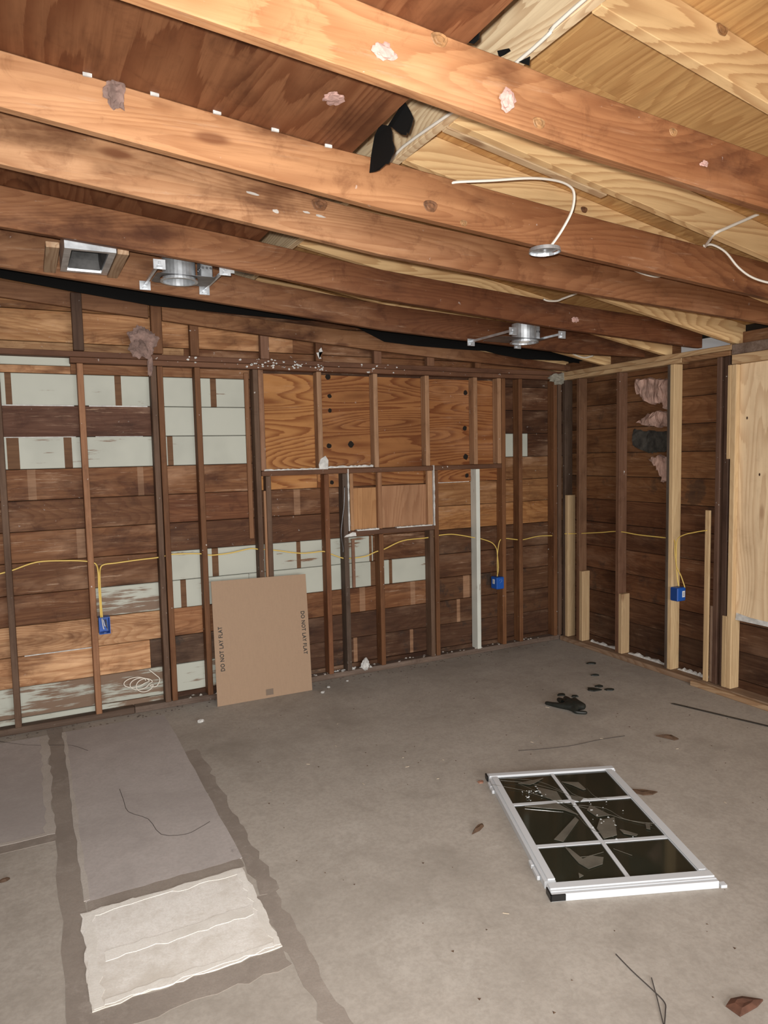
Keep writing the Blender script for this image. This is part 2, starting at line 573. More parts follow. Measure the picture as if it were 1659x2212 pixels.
G = 0.0015
rows = {
    0: [(-7.1, -3.5, 'worn', OLD), (-3.5, -0.0, 'mould', DARKW)],
    1: [(-7.1, -3.52, 'worn', OLD), (-3.52, -2.74, 'worn', OLD), (-2.74, 0.09, 'mould', (0.10, 0.047, 0.024), [(-2.066, -2.033), (-1.551, -1.52)])],
    2: [(-7.1, -3.62, 'wood', PALEO), (-3.62, -2.74, 'mould', OLDG), (-2.74, -1.33, 'mould', (0.10, 0.047, 0.024)), (-1.33, 0.09, 'mould', (0.10, 0.047, 0.022), [(-1.088, -1.055)])],
    3: [(-7.1, -3.48, 'wood', PALEO), (-3.48, -3.2, 'wood', (0.36, 0.18, 0.085)), (-3.2, -1.33, 'wood', BROWN, [(-2.004, -1.955), (-1.539, -1.495)]), (-1.33, 0.09, 'mould', (0.11, 0.052, 0.024), [(-1.019, -0.952)])],
    4: [(-7.1, -3.96, 'wood', OLD), (-3.96, -3.5, 'worn', OLD), (-3.5, -2.9, 'grey', OLD, [(-3.395, -3.356)]), (-2.9, -1.36, 'grey', OLD, [(-1.90, -1.84), (-1.734, -1.705)]), (-1.36, 0.09, 'mould', (0.11, 0.050, 0.023))],
    5: [(-7.1, -3.5, 'wood', OLD), (-3.5, -2.76, 'grey', OLD, [(-3.165, -3.119)]), (-2.76, -1.875, 'grey', OLD, [(-2.522, -2.489), (-1.909, -1.885)]), (-1.875, -1.33, 'wood', OLD), (-1.33, 0.09, 'mould', (0.10, 0.045, 0.020))],
    6: [(-7.1, -3.5, 'wood', BROWN, [(-4.05, -4.0)]), (-3.5, -2.13, 'wood', (0.115, 0.050, 0.022)), (-2.13, -1.33, 'wood', BROWN), (-1.33, 0.09, 'wood', (0.34, 0.165, 0.060))],
    7: [(-7.1, -3.5, 'wood', OLD), (-3.5, -2.87, 'wood', RED), (-2.87, -1.33, 'wood', OLD, [(-2.53, -2.48)]), (-1.33, 0.09, 'wood', GOLD)],
    8: [(-7.1, -3.5, 'wood', BROWN, [(-4.319, -4.271), (-3.647, -3.608)]), (-3.5, -2.87, 'wood', BROWN), (-2.87, -0.62, 'wood', OLD), (-0.62, 0.09, 'wood', (0.24, 0.115, 0.046))],
    9: [(-7.1, -3.5, 'grey', OLD, [(-4.425, -4.355), (-4.095, -4.047)]), (-3.5, -2.87, 'grey', OLD, [(-3.441, -3.403)]), (-2.87, -0.62, 'wood', OLD), (-0.62, -0.32, 'grey', OLD), (-0.32, 0.09, 'wood', (0.10, 0.043, 0.019))],
    10: [(-7.1, -3.5, 'wood', (0.125, 0.058, 0.035)), (-3.5, -2.87, 'grey', OLD), (-2.87, -0.62, 'wood', OLD), (-0.62, 0.09, 'wood', (0.095, 0.042, 0.019))],
    11: [(-7.1, -3.5, 'grey', OLD, [(-4.412, -4.376), (-3.764, -3.723)]), (-3.5, -2.87, 'grey', OLD, [(-3.127, -3.085)]), (-2.87, -0.62, 'wood', OLD), (-0.62, 0.09, 'wood', (0.11, 0.047, 0.021))],
    13: [(-7.1, -4.0, 'wood', (0.46, 0.26, 0.12)), (-4.0, -2.5, 'wood', (0.42, 0.22, 0.10)), (-2.5, 0.09, 'wood', BROWN)],
    14: [(-7.1, -3.2, 'wood', GOLD), (-3.2, 0.09, 'wood', OLD)],
}
for r, segs in rows.items():
    for s in segs:
        board(wb, r, s[0] + G, s[1] - G, s[2], s[3], s[4] if len(s) > 4 else ())
board(wb, 12, -7.1, -4.03, 'wood', PALEO, zhi=2.350)
board(wb, 12, -7.1, -4.03, 'grey', OLD, zlo=2.352, zhi=2.405)
board(wb, 12, -7.1, -3.3, 'wood', (0.40, 0.24, 0.12), zlo=2.408)
board(wb, 12, -4.028, -2.8, 'wood', (0.26, 0.13, 0.06), zhi=2.405)
board(wb, 12, -3.298, 0.09, 'wood', BROWN, zlo=2.408)
board(wb, 12, -2.798, 0.09, 'wood', DARKW, zhi=2.405)


def post(parent, name, x0, x1, y0, y1, z0, z1, tint, mat=W_Z, bev=0.003, lean=0.0):
    m = MB()
    m.hexa([(x0, y0, z0), (x1, y0, z0), (x1, y1, z0), (x0, y1, z0), (x0 + lean, y0, z1), (x1 + lean, y0, z1), (x1 + lean, y1, z1), (x0 + lean, y1, z1)])
    return m.build(name, mat, parent, bevel=bev, color=tint)


TP = 2.362
STUDW = 0.038
old_studs = [  # x of the right edge, z from, z to, y front, tint
    (-5.80, 0.045, TP, 0.0, OLD), (-5.25, 0.045, TP, 0.0, OLDG), (-4.80, 0.045, TP, 0.0, OLD),
    (-4.439, 0.045, TP, 0.0, OLDG), (-3.958, 0.045, TP, 0.0, (0.300, 0.150, 0.078)), (-3.508, 0.045, TP, 0.0, OLDG),
    (-3.460, 0.045, TP, 0.008, OLD), (-3.213, 0.045, TP, 0.0, OLD), (-2.803, 0.045, TP, 0.0, OLDG),
    (-2.732, 0.045, 1.595, 0.012, OLDG), (-2.277, 0.045, 1.595, 0.0, (0.215, 0.092, 0.042)), (-2.122, 0.045, 1.595, 0.0, (0.11, 0.078, 0.058)),
    (-1.822, 0.045, 1.108, 0.0, OLD), (-1.357, 0.045, 1.108, 0.0, OLDG), (-1.304, 0.045, 1.595, 0.006, OLD),
    (-0.628, 0.045, TP, 0.0, BROWN), (-0.445, 0.045, TP, 0.0, OLD), (-0.055, 0.045, TP, 0.0, OLD), (0.0, 0.045, TP, 0.004, OLDG)]
for xr, z0, z1, yf, tint in old_studs:
    post(wb, 'stud', xr - STUDW, xr, yf, 0.0885, z0, z1, shade(tint, 0.08), lean=random.uniform(-0.004, 0.004))
# window infill framing: paler trimmers and cripples above the old rough sill
for xr, tint in [(-2.763, (0.30, 0.165, 0.098)), (-2.314, (0.36, 0.215, 0.125)), (-1.845, (0.40, 0.24, 0.14)), (-1.380, (0.39, 0.23, 0.13)), (-0.912, (0.37, 0.21, 0.115)), (-0.668, (0.37, 0.215, 0.12))]:
    post(wb, 'cripple_stud', xr - STUDW, xr, 0.002, 0.078, 1.636, TP, shade(tint, 0.06))
MB().box(-2.80, -0.668, 0.0, 0.082, 1.597, 1.634).build('rough_sill', W_PLATE, wb, bevel=0.003, color=(0.13, 0.062, 0.034))
post(wb, 'cripple_stud', -2.10, -2.072, 0.004, 0.04, 1.150, 1.596, (0.40, 0.225, 0.115))
post(wb, 'cripple_stud', -1.863, -1.825, 0.004, 0.04, 1.150, 1.596, (0.30, 0.155, 0.08))
post(wb, 'cripple_stud', -1.406, -1.360, 0.004, 0.04, 1.150, 1.596, (0.42, 0.24, 0.13))
MB().box(-2.118, -1.348, 0.0, 0.085, 1.110, 1.148).build('rough_sill', W_PLATE, wb, bevel=0.003, color=(0.12, 0.062, 0.038), label='short lower rough sill with white smears')
# white painted post
o = post(wb, 'stud', -0.936, -0.898, -0.002, 0.086, 0.045, 1.596, (0.6, 0.6, 0.55), WHITEWOOD)
o['label'] = 'old stud painted white below the window sill'
post(wb, 'lath', -2.790, -2.772, 0.003, 0.030, 0.045, 1.49, (0.36, 0.20, 0.11))
post(wb, 'lath', -2.885, -2.852, 0.070, 0.088, 1.14, 2.345, (0.25, 0.125, 0.062), bev=0.004)
post(wb, 'lath', -2.107, -2.082, -0.018, 0.0, 0.705, 1.09, (0.26, 0.145, 0.095))
# plywood over the old window
MB().box(-2.835, -2.342, 0.080, 0.0865, 1.492, 2.345).build('plywood_sheet', P_X, wb, color=(0.40, 0.185, 0.060))
MB().box(-2.338, -1.40, 0.0795, 0.0865, 1.492, 2.347).build('plywood_sheet', P_X, wb, color=(0.30, 0.128, 0.042))
MB().box(-1.397, -0.632, 0.0795, 0.0865, 1.492, 2.345).build('plywood_sheet', P_X, wb, color=(0.29, 0.118, 0.038))
MB().box(-2.09, -1.845, 0.041, 0.052, 1.15, 1.478).build('plywood_sheet', P_Z, wb, color=(0.42, 0.225, 0.10))
MB().box(-1.842, -1.365, 0.041, 0.052, 1.15, 1.485).build('plywood_sheet', P_Z, wb, color=(0.36, 0.195, 0.105))
m = MB()
for x, z in [(-2.22, 2.19), (-2.22, 2.08), (-2.235, 1.81), (-2.05, 1.82), (-2.23, 2.335), (-0.98, 2.24), (-0.99, 1.94), (-0.985, 1.70), (-0.975, 1.54), (-2.22, 1.53)]:
    k = random.uniform(0.016, 0.026)
    pts = [(x + k * math.cos(a) * random.uniform(0.85, 1.15), 0.0792, z + k * math.sin(a) * random.uniform(0.85, 1.15)) for a in [i * math.pi / 5 for i in range(10)]]
    m.prism(pts, (0, 0.001, 0))
m.build('knot_hole', PAPER, wb, kind='stuff')
# top plates, sill plate
MB().box(-7.1, 0.0, -0.002, 0.0885, 2.402, 2.438).build('top_plate', W_PLATE, wb, bevel=0.003, color=(0.145, 0.068, 0.038))
MB().box(-4.035, 0.0, 0.0, 0.0885, 2.364, 2.400).build('top_plate', W_PLATE, wb, bevel=0.003, color=(0.165, 0.078, 0.042))
MB().box(-7.1, -3.75, 0.018, 0.0885, 0.0, 0.044).build('sill_plate', W_X, wb, bevel=0.004, color=(0.10, 0.066, 0.047))
MB().box(-3.748, 0.0, 0.016, 0.0885, 0.0, 0.044).build('sill_plate', W_X, wb, bevel=0.004, color=(0.155, 0.115, 0.092))


def rubble(name, parent, x0, x1, y0, y1, z, n, mat, r=(0.004, 0.012), axis='x', label=None):
    m = MB()
    for i in range(n):
        x, y = random.uniform(x0, x1), random.uniform(y0, y1)
        k = random.uniform(*r)
        a = random.uniform(0, 3)
        ca, sa = math.cos(a) * k, math.sin(a) * k
        h = k * random.uniform(0.2, 0.8)
        m.add([(x + ca, y + sa, z), (x - sa, y + ca, z), (x - ca * 0.8, y - sa, z), (x + sa, y - ca * 0.7, z), (x, y, z + h)], [(0, 1, 4), (1, 2, 4), (2, 3, 4), (3, 0, 4)])
    return m.build(name, mat, parent, kind='stuff', label=label)


# gable studs and sloped ledger above the plates
for x0, x1, y0, z1, tint in [(-4.70, -4.64, -0.02, 2.82, OLD), (-4.012, -3.948, -0.03, 2.80, (0.075, 0.040, 0.024)), (-3.531, -3.462, -0.04, 2.76, OLD), (-3.273, -3.212, 0.002, 2.665, OLD),
                             (-2.775, -2.712, 0.002, 2.63, (0.20, 0.105, 0.065)), (-2.352, -2.298, 0.002, 2.59, OLD), (-1.868, -1.805, 0.002, 2.56, (0.19, 0.095, 0.055)), (-1.392, -1.325, 0.002, 2.52, (0.20, 0.10, 0.055)), (-0.93, -0.87, 0.002, 2.49, OLD)]:
    post(wb, 'cripple_stud', x0, x1, y0, y0 + 0.05, 2.4395, z1, tint)


def profile_board(name, parent, low, high, y0, y1, mat, tint, bevel=0.0025):
    m = MB()
    m.sweep([[(a[0], y0, a[1]), (a[0], y1, a[1]), (b[0], y1, b[1]), (b[0], y0, b[1])] for a, b in zip(low, high)])
    return m.build(name, mat, parent, bevel=bevel, color=tint)


xs = [-7.1, -5.5, -4.40, -4.01, -3.535]
profile_board('ledger', wb, [(-7.1, 2.93), (-5.5, 2.83), (-4.40, 2.75), (-4.01, 2.716), (-3.535, 2.680)], [(-7.1, 3.02), (-5.5, 2.93), (-4.40, 2.85), (-4.01, 2.815), (-3.535, 2.775)], 0.022, 0.06, W_X, (0.20, 0.095, 0.045))
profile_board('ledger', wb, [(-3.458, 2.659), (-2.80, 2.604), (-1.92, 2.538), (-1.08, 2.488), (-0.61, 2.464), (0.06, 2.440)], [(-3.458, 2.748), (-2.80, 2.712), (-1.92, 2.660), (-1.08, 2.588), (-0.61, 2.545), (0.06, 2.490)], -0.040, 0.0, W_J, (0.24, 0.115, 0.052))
# black tar paper hanging along the gable
lowp = [(-7.1, 2.98), (-5.5, 2.90), (-4.396, 2.814), (-4.026, 2.770), (-3.541, 2.716), (-3.277, 2.711), (-2.95, 2.700), (-2.572, 2.690), (-2.35, 2.70), (-2.1, 2.665), (-1.883, 2.575), (-1.605, 2.558), (-1.184, 2.550), (-0.967, 2.550), (-0.839, 2.526), (-0.581, 2.499), (-0.166, 2.504), (0.02, 2.487)]
m = MB()
m.sweep([[(x, -0.20, z), (x, -0.19, z + 0.004), (x, -0.15, z + 0.20), (x, -0.16, z + 0.20)] for x, z in lowp])
m.build('tar_paper_strip', BLACK, wb, label='black tar paper strip sagging above the sloped ledger')
# white foam seams around the infill
m = MB()
for x, z0, z1 in [(-2.118, 1.15, 1.63), (-1.352, 1.145, 1.639)]:
    rings = []
    for i in range(16):
        z = z0 + (z1 - z0) * i / 15
        k = random.uniform(0.25, 1.0) * 0.008
        rings.append([(x - k, -0.006, z), (x + k, -0.007, z), (x + k, 0.02, z), (x - k, 0.02, z)])
    m.sweep(rings)
for x0, x1, z, k in [(-2.78, -2.33, 1.640, 0.006), (-2.33, -1.90, 1.646, 0.012), (-2.05, -1.86, 1.151, 0.007), (-1.7, -1.37, 1.151, 0.006)]:
    n = 26
    rings = []
    for i in range(n):
        x = x0 + (x1 - x0) * i / (n - 1)
        h = random.uniform(0.3, 1.2) * k
        rings.append([(x, 0.0, z - 0.006), (x, -0.003, z + h), (x, 0.03, z + h), (x, 0.03, z - 0.006)])
    m.sweep(rings)
for x0, x1, z, k in [(-4.45, -4.02, 2.096, 0.0035), (-3.93, -3.56, 2.096, 0.004), (-4.45, -4.02, 1.894, 0.0025), (-3.90, -3.60, 1.894, 0.002), (-1.29, -0.95, 1.490, 0.003), (-4.40, -3.99, 0.483, 0.003)]:
    m.box(x0, x1, 0.084, 0.092, z - k, z + k)
m.build('foam_seam', FOAM, wb, kind='stuff')
m = MB()
m.prism([(-2.352, -0.004, 1.634), (-2.282, -0.004, 1.634), (-2.278, -0.004, 1.70), (-2.30, -0.004, 1.735), (-2.34, -0.004, 1.712), (-2.356, -0.004, 1.67)], (0, 0.006, 0))
m.prism([(-2.165, -0.004, 1.105), (-2.06, -0.004, 1.108), (-2.065, -0.004, 1.135), (-2.09, -0.004, 1.14), (-2.15, -0.004, 1.118)], (0, 0.004, 0))
m.prism([(-2.35, -0.0035, 2.50), (-2.30, -0.0035, 2.51), (-2.31, -0.0035, 2.54), (-2.33, -0.0035, 2.52), (-2.32, -0.0035, 2.47), (-2.31, -0.0035, 2.46), (-2.33, -0.0035, 2.455)], (0, 0.004, 0))
m.build('foam_blob', FOAM, wb, kind='stuff')
# flecks of plaster stuck on the plates
m = MB()
for i in range(70):
    x = random.choice([random.uniform(-3.3, -1.6), random.uniform(-2.9, -2.3)])
    z = random.uniform(2.37, 2.435)
    k = random.uniform(0.003, 0.011)
    a = random.uniform(0, 3)
    pts = [(x + k * random.uniform(0.6, 1.6) * math.cos(a + j), -0.0045, z + k * random.uniform(0.4, 1) * math.sin(a + j)) for j in (0, 1.3, 2.6, 4.0, 5.2)]
    m.prism(pts, (0, 0.003, 0))
m.build('plaster_flecks', FOAM, wb, kind='stuff')
rubble('sill_debris', wb, -3.4, -0.2, 0.018, 0.085, 0.044, 90, EDGE, (0.004, 0.016))
rubble('sill_debris', wb, -7.0, 0.0, -0.09, 0.018, 0.0, 260, SOIL, (0.003, 0.011))
rubble('sill_debris', wb, -2.3, -1.95, 0.0, 0.08, 0.044, 14, FOAM, (0.008, 0.022))

# ------------------------------------------------------------------ right wall
wr = struct(MB().box(0.118, 0.14, -9.0, 0.14, 0.0, 2.6).build('wall_right', PAPER), 'right wall of old dark boards with new pale studs', 'wall')


def rboard(row, y0, y1, tint, zlo=None, zhi=None):
    z0 = ROWZ[row] + 0.0018 + 0.02 if zlo is None else zlo
    z1 = ROWZ[row + 1] - 0.0018 + 0.02 if zhi is None else zhi
    x0 = 0.09 + random.uniform(-0.003, 0.003)
    c = 0.003
    pr = lambda y: [(x0 + c, y, z0), (x0, y, z0 + c), (x0, y, z1 - c), (x0 + c, y, z1), (0.117, y, z1), (0.117, y, z0)]
    return MB().sweep([pr(y0), pr(y1)]).build('board', W_YB, wr, color=shade(tint, 0.14))


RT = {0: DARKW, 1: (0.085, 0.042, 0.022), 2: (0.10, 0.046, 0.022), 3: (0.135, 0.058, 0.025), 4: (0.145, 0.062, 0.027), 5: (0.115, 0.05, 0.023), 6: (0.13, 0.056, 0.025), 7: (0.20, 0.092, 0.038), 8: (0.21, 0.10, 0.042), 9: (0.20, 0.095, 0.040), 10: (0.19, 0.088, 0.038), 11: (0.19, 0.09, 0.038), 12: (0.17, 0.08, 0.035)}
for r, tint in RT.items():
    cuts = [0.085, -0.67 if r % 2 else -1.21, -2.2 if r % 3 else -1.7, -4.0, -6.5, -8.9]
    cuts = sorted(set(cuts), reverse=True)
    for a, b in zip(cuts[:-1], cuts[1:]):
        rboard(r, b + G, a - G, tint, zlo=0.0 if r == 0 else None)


def rpost(name, y0, y1, x0, x1, z0, z1, tint, mat=W_Z, bev=0.003, label=None):
    o = MB().box(x0, x1, y0, y1, z0, z1).build(name, mat, wr, bevel=bev, color=tint)
    if label:
        o['label'] = label
    return o


RTOP = 2.358
for y0, y1, tint in [(-0.036, 0.0, (0.085, 0.055, 0.038)), (-0.221, -0.183, (0.18, 0.095, 0.052)), (-0.688, -0.650, (0.165, 0.085, 0.050)), (-1.189, -1.163, (0.10, 0.078, 0.062)), (-1.625, -1.588, (0.125, 0.070, 0.047)), (-1.690, -1.652, (0.075, 0.042, 0.028))]:
    rpost('stud', y0, y1, 0.001, 0.0885, 0.042, RTOP, tint)
rpost('stud', -1.228, -1.190, 0.0, 0.0885, 0.042, RTOP, (0.62, 0.45, 0.25), N_Z, label='full height new pale stud')
rpost('sister_stud', -0.074, -0.037, 0.0, 0.0885, 0.042, 1.335, (0.52, 0.375, 0.215), N_Z, label='tall new stub stud in the corner')
rpost('sister_stud', -0.260, -0.222, 0.0, 0.0885, 0.042, 0.670, (0.50, 0.355, 0.20), N_Z)
rpost('sister_stud', -0.727, -0.689, 0.0, 0.0885, 0.042, 0.545, (0.52, 0.37, 0.21), N_Z)
rpost('sister_stud', -1.552, -1.513, 0.0, 0.018, 0.042, 1.290, (0.55, 0.39, 0.215), N_Z)
rpost('sister_stud', -1.575, -1.553, 0.02, 0.0885, 0.042, 0.60, (0.32, 0.22, 0.16), N_Z)
rpost('stud', -1.742, -1.704, 0.0, 0.0885, 0.042, 2.295, (0.64, 0.465, 0.265), N_Z)
rpost('sister_stud', -1.703, -1.668, -0.002, 0.0885, 0.042, 0.555, (0.55, 0.40, 0.225), N_Z)
rpost('sister_stud', -1.703, -1.676, -0.002, 0.03, 1.655, 2.295, (0.62, 0.45, 0.25), N_Z)
for y in (-2.35, -2.95, -3.55, -4.2, -5.0, -5.8, -6.6, -7.4, -8.2):
    rpost('stud', y - 0.038, y, 0.001, 0.0885, 0.042, 0.555, OLD)
    rpost('stud', y - 0.038, y, 0.056, 0.0885, 0.56, 2.295, OLD) if y < -3.1 else None
MB().box(0.040, 0.053, -3.1, -1.744, 0.560, 2.296).build('plywood_sheet', P_Z, wr, color=(0.80, 0.62, 0.40))
m = MB()
m.prism([(0.036, -1.745, 0.535), (0.036, -2.60, 0.535), (0.036, -2.60, 0.558), (0.036, -1.86, 0.570), (0.036, -1.75, 0.585)], (0.03, 0, 0))
m.build('foam_seam', FOAM, wr)
m = MB()
for y, z, k in [(-2.02, 1.60, 0.022), (-1.99, 0.93, 0.018), (-1.80, 1.93, 0.010), (-1.90, 1.55, 0.010)]:
    m.prism([(0.0385, y + k * math.cos(a) * 0.6, z + k * math.sin(a)) for a in [i * math.pi / 4 for i in range(8)]], (0.001, 0, 0))
m.build('knot_hole', plain('knot_brown', (0.06, 0.025, 0.012), 0.8), wr, kind='stuff')
# plates
MB().box(0.0, 0.0885, -1.700, -0.002, 2.397, 2.433).build('top_plate', N_Y, wr, bevel=0.003, color=(0.50, 0.345, 0.19))
MB().box(0.0, 0.0885, -1.290, 0.010, 2.360, 2.395).build('top_plate', N_Y, wr, bevel=0.003, color=(0.55, 0.39, 0.22))
MB().box(0.001, 0.0885, -1.690, -1.292, 2.360, 2.395).build('top_plate', N_Y, wr, bevel=0.003, color=(0.30, 0.17, 0.085))
MB().box(0.0, 0.0885, -8.9, -1.702, 2.362, 2.430).build('top_plate', W_X, wr, bevel=0.003, color=(0.20, 0.15, 0.12), label='old grey weathered top plate')
MB().box(-0.004, 0.0885, -8.9, -1.706, 2.298, 2.360).build('header', N_Y, wr, bevel=0.003, color=(0.56, 0.40, 0.23))
MB().box(-0.030, 0.0885, -8.9, 0.0, 0.0, 0.040).build('sill_plate', N_Y, wr, bevel=0.004, color=(0.30, 0.205, 0.135))
MB().box(-0.068, -0.032, -8.9, -1.46, 0.0, 0.036).build('sill_plate', N_Y, wr, bevel=0.004, color=(0.42, 0.285, 0.17))
m = MB()
for y0, y1 in [(-0.65, -0.30), (-1.16, -0.74), (-1.50, -1.24)]:
    rings = []
    for i in range(18):
        y = y0 + (y1 - y0) * i / 17
        h = random.uniform(0.004, 0.020)
        rings.append([(0.060, y, 0.040), (0.066, y, 0.040 + h), (0.085, y, 0.040 + h * 1.3), (0.085, y, 0.040)])
    m.sweep(rings)
m.build('foam_seam', FOAM, wr, kind='stuff')
# white painted eaves board seen beyond the plate
MB().box(0.10, 0.117, -8.9, 0.0, 2.64, 2.70).build('eaves_board', WHITE, wr)
MB().box(0.092, 0.117, -1.62, -0.2, 2.435, 2.52).build('eaves_board', WHITE, wr)

# left wall, out of the frame
wl = struct(MB().box(-7.22, -7.10, -9.0, 0.14, 0.0, 3.05).build('wall_left', W_YB, color=BROWN), 'plain boarded left wall outside the photograph', 'wall')

# ------------------------------------------------------------------ ceiling framing
ce = bpy.data.objects.new('ceiling', None)
COL.objects.link(ce)
struct(ce, 'open ceiling of old joists under new rafters and sheathing', 'ceiling')


def deck_z(x):
    return 2.812 + 0.094 * (-3.22 - x)


JO = {
    'a': (-4.30, [(-7.1, 2.975), (-5.2, 2.845), (-4.09, 2.745), (-3.46, 2.69), (-2.86, 2.63), (-1.935, 2.57), (-0.8, 2.49), (0.0, 2.442)], (0.40, 0.185, 0.080)),
    'b': (-3.30, [(-7.1, 2.97), (-5.2, 2.815), (-4.09, 2.720), (-3.46, 2.668), (-2.86, 2.610), (-1.935, 2.552), (-0.8, 2.48), (0.0, 2.442)], (0.46, 0.235, 0.108)),
    'c': (-2.56, [(-7.1, 2.98), (-5.2, 2.840), (-4.33, 2.758), (-3.77, 2.702), (-3.1, 2.637), (-2.16, 2.567), (-0.86, 2.484), (0.0, 2.442)], (0.44, 0.225, 0.105)),
    'd': (-2.17, [(-7.1, 2.97), (-5.2, 2.82), (-4.34, 2.738), (-3.70, 2.675), (-2.91, 2.592), (-1.89, 2.530), (-0.326, 2.462), (0.0, 2.442)], (0.45, 0.245, 0.125)),
    'e': (-1.43, [(-7.1, 2.97), (-5.2, 2.83), (-4.364, 2.745), (-3.536, 2.686), (-2.534, 2.583), (-1.222, 2.497), (-0.05, 2.442), (0.0, 2.442)], (0.27, 0.122, 0.054)),
    'f': (-0.91, [(-7.1, 2.92), (-5.2, 2.78), (-4.38, 2.699), (-3.43, 2.620), (-2.276, 2.519), (-0.767, 2.443), (-0.02, 2.442), (0.0, 2.442)], (0.24, 0.112, 0.050)),
    'g': (-5.30, [(-7.1, 2.975), (-5.2, 2.845), (-4.09, 2.745), (-3.46, 2.69), (-2.86, 2.63), (-1.935, 2.57), (-0.8, 2.49), (0.0, 2.442)], JOIST),
    'h': (-6.30, [(-7.1, 2.975), (-5.2, 2.845), (-4.09, 2.745), (-3.46, 2.69), (-2.86, 2.63), (-1.935, 2.57), (-0.8, 2.49), (0.0, 2.442)], JOIST),
}
DEP = {'d': 0.165, 'e': 0.156, 'f': 0.157}
for k, (y, low, tint) in JO.items():
    # densify so that the bow is smooth
    L = []
    for (xa, za), (xb, zb) in zip(low[:-1], low[1:]):
        for i in range(3):
            L.append((xa + (xb - xa) * i / 3, za + (zb - za) * i / 3))
    L.append(low[-1])
    H = []
    for x, z in L:
        top = z + DEP.get(k, 0.172)
        if x < -3.2:
            top = min(deck_z(x) - 0.001, z + 0.19)
        top = min(top, 2.575 - 0.167 * x) if x > -2.8 else top
        H.append((x, top))
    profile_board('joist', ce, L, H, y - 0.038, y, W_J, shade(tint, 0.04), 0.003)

# old plywood deck resting on the left part of the joists
seam = [-9.0, -6.9, -5.68, -4.46, -3.242, -2.02, -0.80, 0.10]
for a, b in zip(seam[:-1], seam[1:]):
    for xa, xb in [(-7.1, -5.66), (-5.66, -3.22)]:
        dz = random.uniform(0, 0.002)
        m = MB()
        m.hexa([(xa + G, a + G, deck_z(xa) + dz), (xb - G, a + G, deck_z(xb) + dz), (xb - G, b - G, deck_z(xb) + dz), (xa + G, b - G, deck_z(xa) + dz),
                (xa + G, a + G, deck_z(xa) + 0.013), (xb - G, a + G, deck_z(xb) + 0.013), (xb - G, b - G, deck_z(xb) + 0.013), (xa + G, b - G, deck_z(xa) + 0.013)])
        m.build('deck_panel', P_DECK, ce, color=shade((0.210, 0.088, 0.038), 0.1))
# new ridge, rafters and sheathing
RID = -2.90
MB().box(RID - 0.019, RID + 0.019, -8.9, 0.10, 2.925, 3.175).build('ridge_board', N_Y, ce, bevel=0.002, color=(0.86, 0.69, 0.45))


def rz(x):
    return 2.442 - 0.167 * x


def rafter(y1, x0, x1, depth=0.142, tint=NEWW, lift=0.0, thick=0.038, name='rafter'):
    m = MB()
    L, H = [], []
    for i in range(2):
        x = x0 + (x1 - x0) * i
        L.append((x, rz(x) + lift))
        H.append((x, rz(x) + lift + depth))
    return profile_board(name, ce, L, H, y1 - thick, y1, N_X, shade(tint, 0.06), 0.002)


for y in (-8.2, -7.6, -7.0, -6.4, -5.8, -5.2, -4.65, -4.05, -3.43, -2.70, -2.342, -1.68, -1.09, -0.46, 0.09):
    rafter(y, RID + 0.021, 0.16)
rafter(-2.655, RID + 0.021, -2.10, 0.060, (0.62, 0.46, 0.28), name='scab')
rafter(-1.64, -2.10, -1.90, 0.100, (0.66, 0.52, 0.36), lift=-0.015, name='scab')
ys = [-9.0, -7.9, -6.68, -5.46, -4.24, -3.02, -1.80, -0.58, 0.12]
for a, b in zip(ys[:-1], ys[1:]):
    for xa, xb in [(RID + 0.02, -1.68), (-1.68, 0.17)]:
        m = MB()
        z = lambda x: rz(x) + 0.1435
        m.hexa([(xa + G, a + G, z(xa)), (xb - G, a + G, z(xb)), (xb - G, b - G, z(xb)), (xa + G, b - G, z(xa)), (xa + G, a + G, z(xa) + 0.012), (xb - G, a + G, z(xb) + 0.012), (xb - G, b - G, z(xb) + 0.012), (xa + G, b - G, z(xa) + 0.012)])
        m.build('roof_panel', P_ROOF, ce, color=shade(ROOFP, 0.07))
MB().hexa([(-7.2, -9.0, 3.42), (RID - 0.02, -9.0, 3.176), (RID - 0.02, 0.14, 3.176), (-7.2, 0.14, 3.42), (-7.2, -9.0, 3.44), (RID + 0.04, -9.0, 3.19), (RID + 0.04, 0.14, 3.19), (-7.2, 0.14, 3.44)]).build('roof_panel', P_ROOF, ce, color=ROOFP)


for x, z, a, b in [(-3.471, 2.764, 0.030, 0.006), (-3.19, 2.715, 0.022, 0.006), (-3.251, 2.722, 0.016, 0.005), (-3.38, 2.71, 0.014, 0.008)]:
    MB().prism([(x + a * math.cos(q) * random.uniform(0.8, 1.2), -2.2085, z - 0.1 * a * math.cos(q) + b * math.sin(q) * random.uniform(0.6, 1.2)) for q in [i * math.pi / 5 for i in range(10)]], (0, -0.0012, 0)).build('plaster_smear', EDGE, ce)


